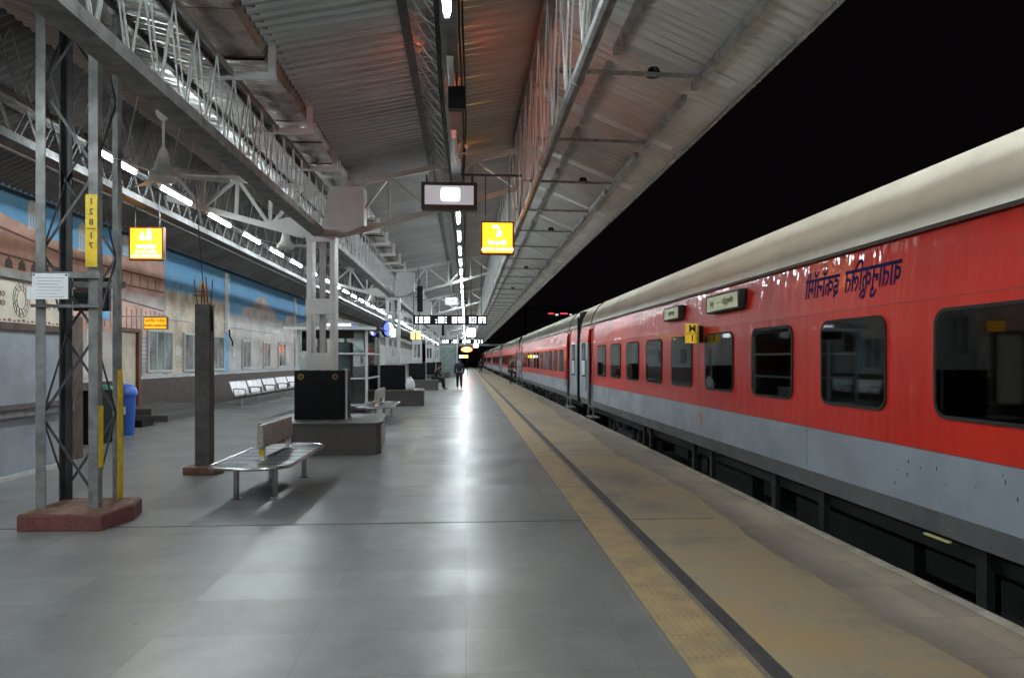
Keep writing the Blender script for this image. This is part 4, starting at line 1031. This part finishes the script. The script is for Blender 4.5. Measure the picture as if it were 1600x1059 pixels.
        for o_ in (-1.28, 1.28): MB().tube((x+.72,yc+o_,-.36),(x+.85,yc+o_,-.36),.44,n=28).tube((x+.85,yc+o_,-.36),(x+2.4,yc+o_,-.36),.08,n=12).tube((x+2.4,yc+o_,-.36),(x+2.53,yc+o_,-.36),.44,n=28).build('wheel', 'wheel_steel', b, smooth=True)
    return t
c0 = coach(); c0.location = (0, -2.4, 0)
for i in range(1, 7):
    o = dup(c0, (0, -2.4+24.0*i, 0)); o['label'] = f'{ordn[i]} red and grey train coach counting away from the viewer'; o['group'] = 'red and grey coaches of the train'
c0['label'] = 'nearest red and grey train coach with a cream roof, destination boards and blue lettering'; c0['group'] = 'red and grey coaches of the train'
# things only on the near coach (parts)
def side_board(y0, y1, z0, z1, lines, name='destination_board'):
    b = MB().box(X-.07,X+.06,y0-.05,y1+.05,z0-.025,z1+.025).build(name, 'black_matte', c0); b.location = (0,2.4,0)
    MB().box(X-.075,X-.071,y0,y1,z0,z1).build('face', 'train_board', b)
    for (s_, sz, zz, yy) in lines: text('lettering', s_, sz, 'ink', b, (X-.077, yy, zz), (R(90),0,R(-90)), bold=.001, depth=.001)
    return b
side_board(8.5, 9.6, 2.26, 2.45, [('निज़ामुद्दीन', .09, 2.355, 8.82), ('मुंबई', .09, 2.355, 9.4), ('———', .07, 2.36, 9.15)])
side_board(10.95, 11.7, 2.27, 2.44, [('सुपरफास्ट', .09, 2.355, 11.3)])
b = MB().box(X-.13,X-.0045,9.96,10.06,1.85,2.09).build('coach_number_plate', 'black_matte', c0); b.location = (0,2.4,0)
MB().box(X-.27,X-.075,9.93,9.957,1.84,2.12).build('plate', 'yellow', b)
text('lettering', 'M', .14, 'ink', b, (X-.172,9.928,2.045), bold=.003); text('lettering', '1', .14, 'ink', b, (X-.172,9.928,1.905), bold=.002)
MB().box(X-.255,X-.09,9.9265,9.9295,1.975,1.982).build('rule', 'ink', b)
tx = text('coach_lettering', 'वातानुकूिलत', .30, 'ink_blue', c0, (X+.0215, 5.78+2.4, 2.30), (R(84.6),0,R(-90)), bold=.005, depth=.001, sx=.62)
tx = text('coach_lettering', 'इकॉनॉमी', .29, 'ink_blue', c0, (X+.0215, 6.62+2.4, 2.30), (R(84.6),0,R(-90)), bold=.005, depth=.001, sx=.70)
em = MB()
pts = [(X-.006, 10.1+2.4+.055*math.cos(R(a)), .74+.10*math.sin(R(a))) for a in range(0,361,20)]; em.path(pts, .010, 5); em.box(X-.008,X-.004,12.48,12.52,.69,.79)
em.build('round_emblem', 'm_pink', c0)
sc_ = MB(); rng = random.Random(2)
for k_ in range(16):
    yy = rng.uniform(3,5.5)+2.4; zz = rng.uniform(.56,.86); sc_.box(X-.0015,X-.0003,yy,yy+rng.uniform(.005,.012),zz,zz+rng.uniform(.004,.03))
sc_.build('scratch', 'under', c0)
MB().box(X-.01,X+.02,4.78+2.4,5.05+2.4,.30,.312).build('cant_plate', 'train_board', c0)

# ------------------------------------------------------------------ people
def skin(name, verts, edges, m, parent, root=0, sub=2):
    me = bpy.data.meshes.new(name); me.from_pydata([v[0] for v in verts], edges, []); me.update()
    o = bpy.data.objects.new(name, me); COL.objects.link(o); o.parent = parent
    md = o.modifiers.new('s', 'SKIN'); md.use_smooth_shade = True
    for i, v in enumerate(verts):
        r = v[1]; r = r if isinstance(r, tuple) else (r, r)
        me.skin_vertices[0].data[i].radius = r; me.skin_vertices[0].data[i].use_root = (i == root)
    s = o.modifiers.new('u', 'SUBSURF'); s.levels = sub; s.render_levels = sub
    me.materials.append(M[m]); return o
def person(loc, rz, J, label, top, legs, shoe='shoe', cap=None, hood=False):
    """J: joint positions; facing +Y locally"""
    t = thing('person', label, 'person', loc, rz)
    V = []; E = []; ix = {}
    def a(n, p, r, par=None):
        ix[n] = len(V); V.append((p, r))
        if par: E.append((ix[par], ix[n]))
    a('pel', J['pel'], (.14,.11)); a('waist', J['waist'], (.125,.10), 'pel'); a('chest', J['chest'], (.165,.115), 'waist'); a('neck', J['neck'], .055, 'chest')
    a('chin', J['chin'], .07, 'neck'); a('head', J['head'], (.085,.10), 'chin'); a('crown', J['crown'], .06, 'head')
    for s_ in 'LR':
        sg = -1 if s_ == 'L' else 1
        a('sh'+s_, J['sh'+s_], .058, 'chest'); a('el'+s_, J['el'+s_], .042, 'sh'+s_); a('wr'+s_, J['wr'+s_], .028, 'el'+s_)
        w = Vector(J['wr'+s_]); d = (w-Vector(J['el'+s_])).normalized(); pm = w+d*.06; a('pm'+s_, tuple(pm), (.036,.02), 'wr'+s_)
        for q in range(4):
            off = Vector((0,(q-1.5)*.019,0)); l_ = (.055,.065,.062,.05)[q]
            a(f'f{s_}{q}', tuple(pm+off+d*.03), .009, 'pm'+s_); a(f'g{s_}{q}', tuple(pm+off+d*(.03+l_)+Vector((-.012*sg,0,0))), .0075, f'f{s_}{q}')
        a('t'+s_, tuple(w+d*.03+Vector((-.01*sg,.045,0))), .010, 'wr'+s_)
        a('hp'+s_, J['hp'+s_], .092, 'pel'); a('kn'+s_, J['kn'+s_], .062, 'hp'+s_); a('an'+s_, J['an'+s_], .042, 'kn'+s_); a('to'+s_, J['to'+s_], .035, 'an'+s_)
    skin('body', V, E, 'skin', t)
    def seg(name, ch, m, grow):
        vv = []; ee = []; id2 = {}
        for c in ch:
            for i, n in enumerate(c):
                if n not in id2: id2[n] = len(vv); p, r = V[ix[n]]; r = r if isinstance(r, tuple) else (r, r); vv.append((p, (r[0]+grow, r[1]+grow)))
                if i: ee.append((id2[c[i-1]], id2[n]))
        skin(name, vv, ee, m, t)
    seg('jacket', [['pel','waist','chest','neck'],['chest','shL','elL','wrL'],['chest','shR','elR','wrR']], top, .022)
    seg('trousers', [['pel','hpL','knL','anL'],['pel','hpR','knR','anR']], legs, .018)
    for s_ in 'LR':
        an = Vector(J['an'+s_]); to = Vector(J['to'+s_]); z0 = min(an.z, to.z)
        skin('shoe', [(tuple(an+Vector((0,-.03,-.04))), (.045,.04)), (tuple((an+to)/2+Vector((0,0,-.02))), (.048,.04)), (tuple(to+Vector((0,.04,0))), (.042,.03))], [(0,1),(1,2)], shoe, t)
    hd = Vector(J['head']); cr = Vector(J['crown']); u = (cr-hd).normalized()
    skin('hood' if hood else 'hair', [(tuple(hd+Vector((0,-.045,-.02))), .10 if hood else .085), (tuple(hd+u*.05+Vector((0,-.03,0))), .112 if hood else .098), (tuple(cr+Vector((0,-.01,.01))), .075)], [(0,1),(1,2)], top if hood else 'hair', t)
    # face: nose, ears, eyes, mouth
    f = hd + Vector((0,.085,0)); MB().add([tuple(f+Vector(p)) for p in ((-.014,-.01,-.02),(.014,-.01,-.02),(0,.028,-.02),(0,-.005,.03))], [(0,1,2),(0,2,3),(1,3,2),(0,3,1)]).build('nose', 'skin', t, smooth=True)
    for sg in (-1,1):
        MB().lathe([(.004,-.008),(.012,0),(.004,.008)], tuple(f+Vector((sg*.032,-.004,.02))), 8).build('eye', 'ink', t)
        MB().lathe([(.006,-.03),(.015,0),(.008,.03)], tuple(hd+Vector((sg*.095,.0,0))), 8).build('ear', 'skin', t)
    MB().cbox(tuple(f+Vector((0,-.004,-.045))), (.045,.01,.008)).build('mouth', 'cloth_brown', t)
    if cap: skin('cap', [(tuple(cr+Vector((0,0,-.03))), .105), (tuple(cr+Vector((0,0,.03))), .085)], [(0,1)], cap, t)
    return t
def walkJ(stride=.28, lean=.02, arm=.18, sc=1.0):
    J = dict(pel=(0,0,.94), waist=(0,lean*.4,1.10), chest=(0,lean,1.33), neck=(0,lean,1.48), chin=(0,lean+.02,1.55), head=(0,lean+.02,1.63), crown=(0,lean+.01,1.70),
      shL=(-.19,lean,1.40), shR=(.19,lean,1.40), elL=(-.25,lean-arm*.4,1.12), elR=(.25,lean+arm*.2,1.12), wrL=(-.25,lean-arm*.5+.05,.88), wrR=(.25,lean+arm*.9,.90),
      hpL=(-.095,0,.88), hpR=(.095,0,.88), knL=(-.10,stride*.55,.50), knR=(.10,-stride*.15,.50), anL=(-.10,stride*.75,.09), anR=(.10,-stride*.85,.12), toL=(-.11,stride*.75+.14,.045), toR=(.11,-stride*.85+.12,.045))
    return {k_: tuple(c*sc for c in v) for k_, v in J.items()}
person((-.36, 39.0, 0), R(4), walkJ(sc=.96), 'person in a dark navy hooded jacket walking away down the platform', 'cloth_navy', 'cloth_black', hood=True)
Jb = walkJ(); Jb.update(knL=(-.10,.36,.72), anL=(-.10,.30,.36), toL=(-.10,.44,.33), anR=(.10,-.08,.09), toR=(.10,.06,.045), knR=(.10,.02,.5), wrR=(.24,.30,1.15), elR=(.26,.10,1.13))
person((2.92, 45.8, 0), R(-75), Jb, 'person in a brown coat with one foot raised stepping into the train', 'cloth_brown', 'cloth_black', cap='shoe')
person((1.78, 84, 0), R(0), walkJ(.1), 'person in dark clothes standing beside the train far down the platform', 'cloth_black', 'cloth_black')
Js = dict(pel=(0,0,.60), waist=(0,.05,.76), chest=(0,.16,.98), neck=(0,.24,1.10), chin=(0,.29,1.15), head=(0,.31,1.22), crown=(0,.31,1.29),
  shL=(-.19,.18,1.04), shR=(.19,.18,1.04), elL=(-.23,.30,.80), elR=(.23,.30,.80), wrL=(-.12,.50,.78), wrR=(.12,.50,.78), hpL=(-.10,.02,.58), hpR=(.10,.02,.58),
  knL=(-.12,.46,.55), knR=(.12,.46,.55), anL=(-.12,.50,.09), anR=(.12,.56,.09), toL=(-.12,.64,.045), toR=(.12,.70,.045))
person((-1.72, 38.3, 0), R(-82), Js, 'person in black sitting bent forward on the third granite block', 'cloth_black', 'cloth_black')
t = thing('backpack', 'grey patterned backpack held in front of the seated person', 'bag', (-1.28, 38.3, .6)); MB().lathe([(.10,0),(.17,.04),(.18,.25),(.14,.38),(.04,.42)], n=14).build('bag_body', 'cloth_grey', t, smooth=True)
MB().path([(.1,-.05,.1),(.16,-.06,.2),(.1,-.05,.36)], .012, 6).build('strap', 'cloth_black', t)

# unseen mast and spot added behind the viewer to brighten the train roof
t = thing('added_lamp_mast', 'unseen lamp mast added behind the viewer to light the train roof', 'lamp mast', (8.4, -14, -1.25))
MB().tube((0,0,0),(0,0,25),.22,.10,n=12).bar((0,0,24.7),(-3.4,0,25.3),.12).build('pole', 'steel_grey', t); MB().box(-3.8,-3.0,-.1,.3,25.0,25.35).build('lamp_head', 'steel_dark', t)
la = bpy.data.lights.new('roof_fill_spot','SPOT'); la.energy = ROOF_FILL; la.spot_size = R(70); la.spot_blend = .6; la.shadow_soft_size = 1.3; la.color = (1,.95,.84)
lo = bpy.data.objects.new('roof_fill_spot', la); COL.objects.link(lo); lo.parent = t; lo.location = (-3.4,.1,24.85); lo.rotation_euler = (R(56),0,R(2))

# faint lights far across the tracks
t = thing('distant_building', 'dark building across the tracks with faint white and red lights', 'building', (22, 150, -1.25))
MB().box(-9,16,0,8,0,14).build('wall', 'steel_dark', t); MB().box(-9.3,16.3,-.3,8.3,14.002,14.4).build('roof', 'steel_dark', t)
mat('far_red', (1,.1,.1), .5, emit=(1,.08,.10), es=.5); mat('far_white', (1,1,1), .5, emit=(.8,.85,1), es=.35)
a_ = MB(); b_ = MB()
for x, w in ((-4.4,1.2),(-1.8,1.6),(2.6,1.4)): a_.box(x,x+w,-.06,-.01,12.6,12.9)
for x, w in ((-2.9,.7),(.2,.5),(5,.3)): b_.box(x,x+w,-.06,-.01,12.3,12.7)
a_.build('red_light', 'far_red', t); b_.build('white_light', 'far_white', t)
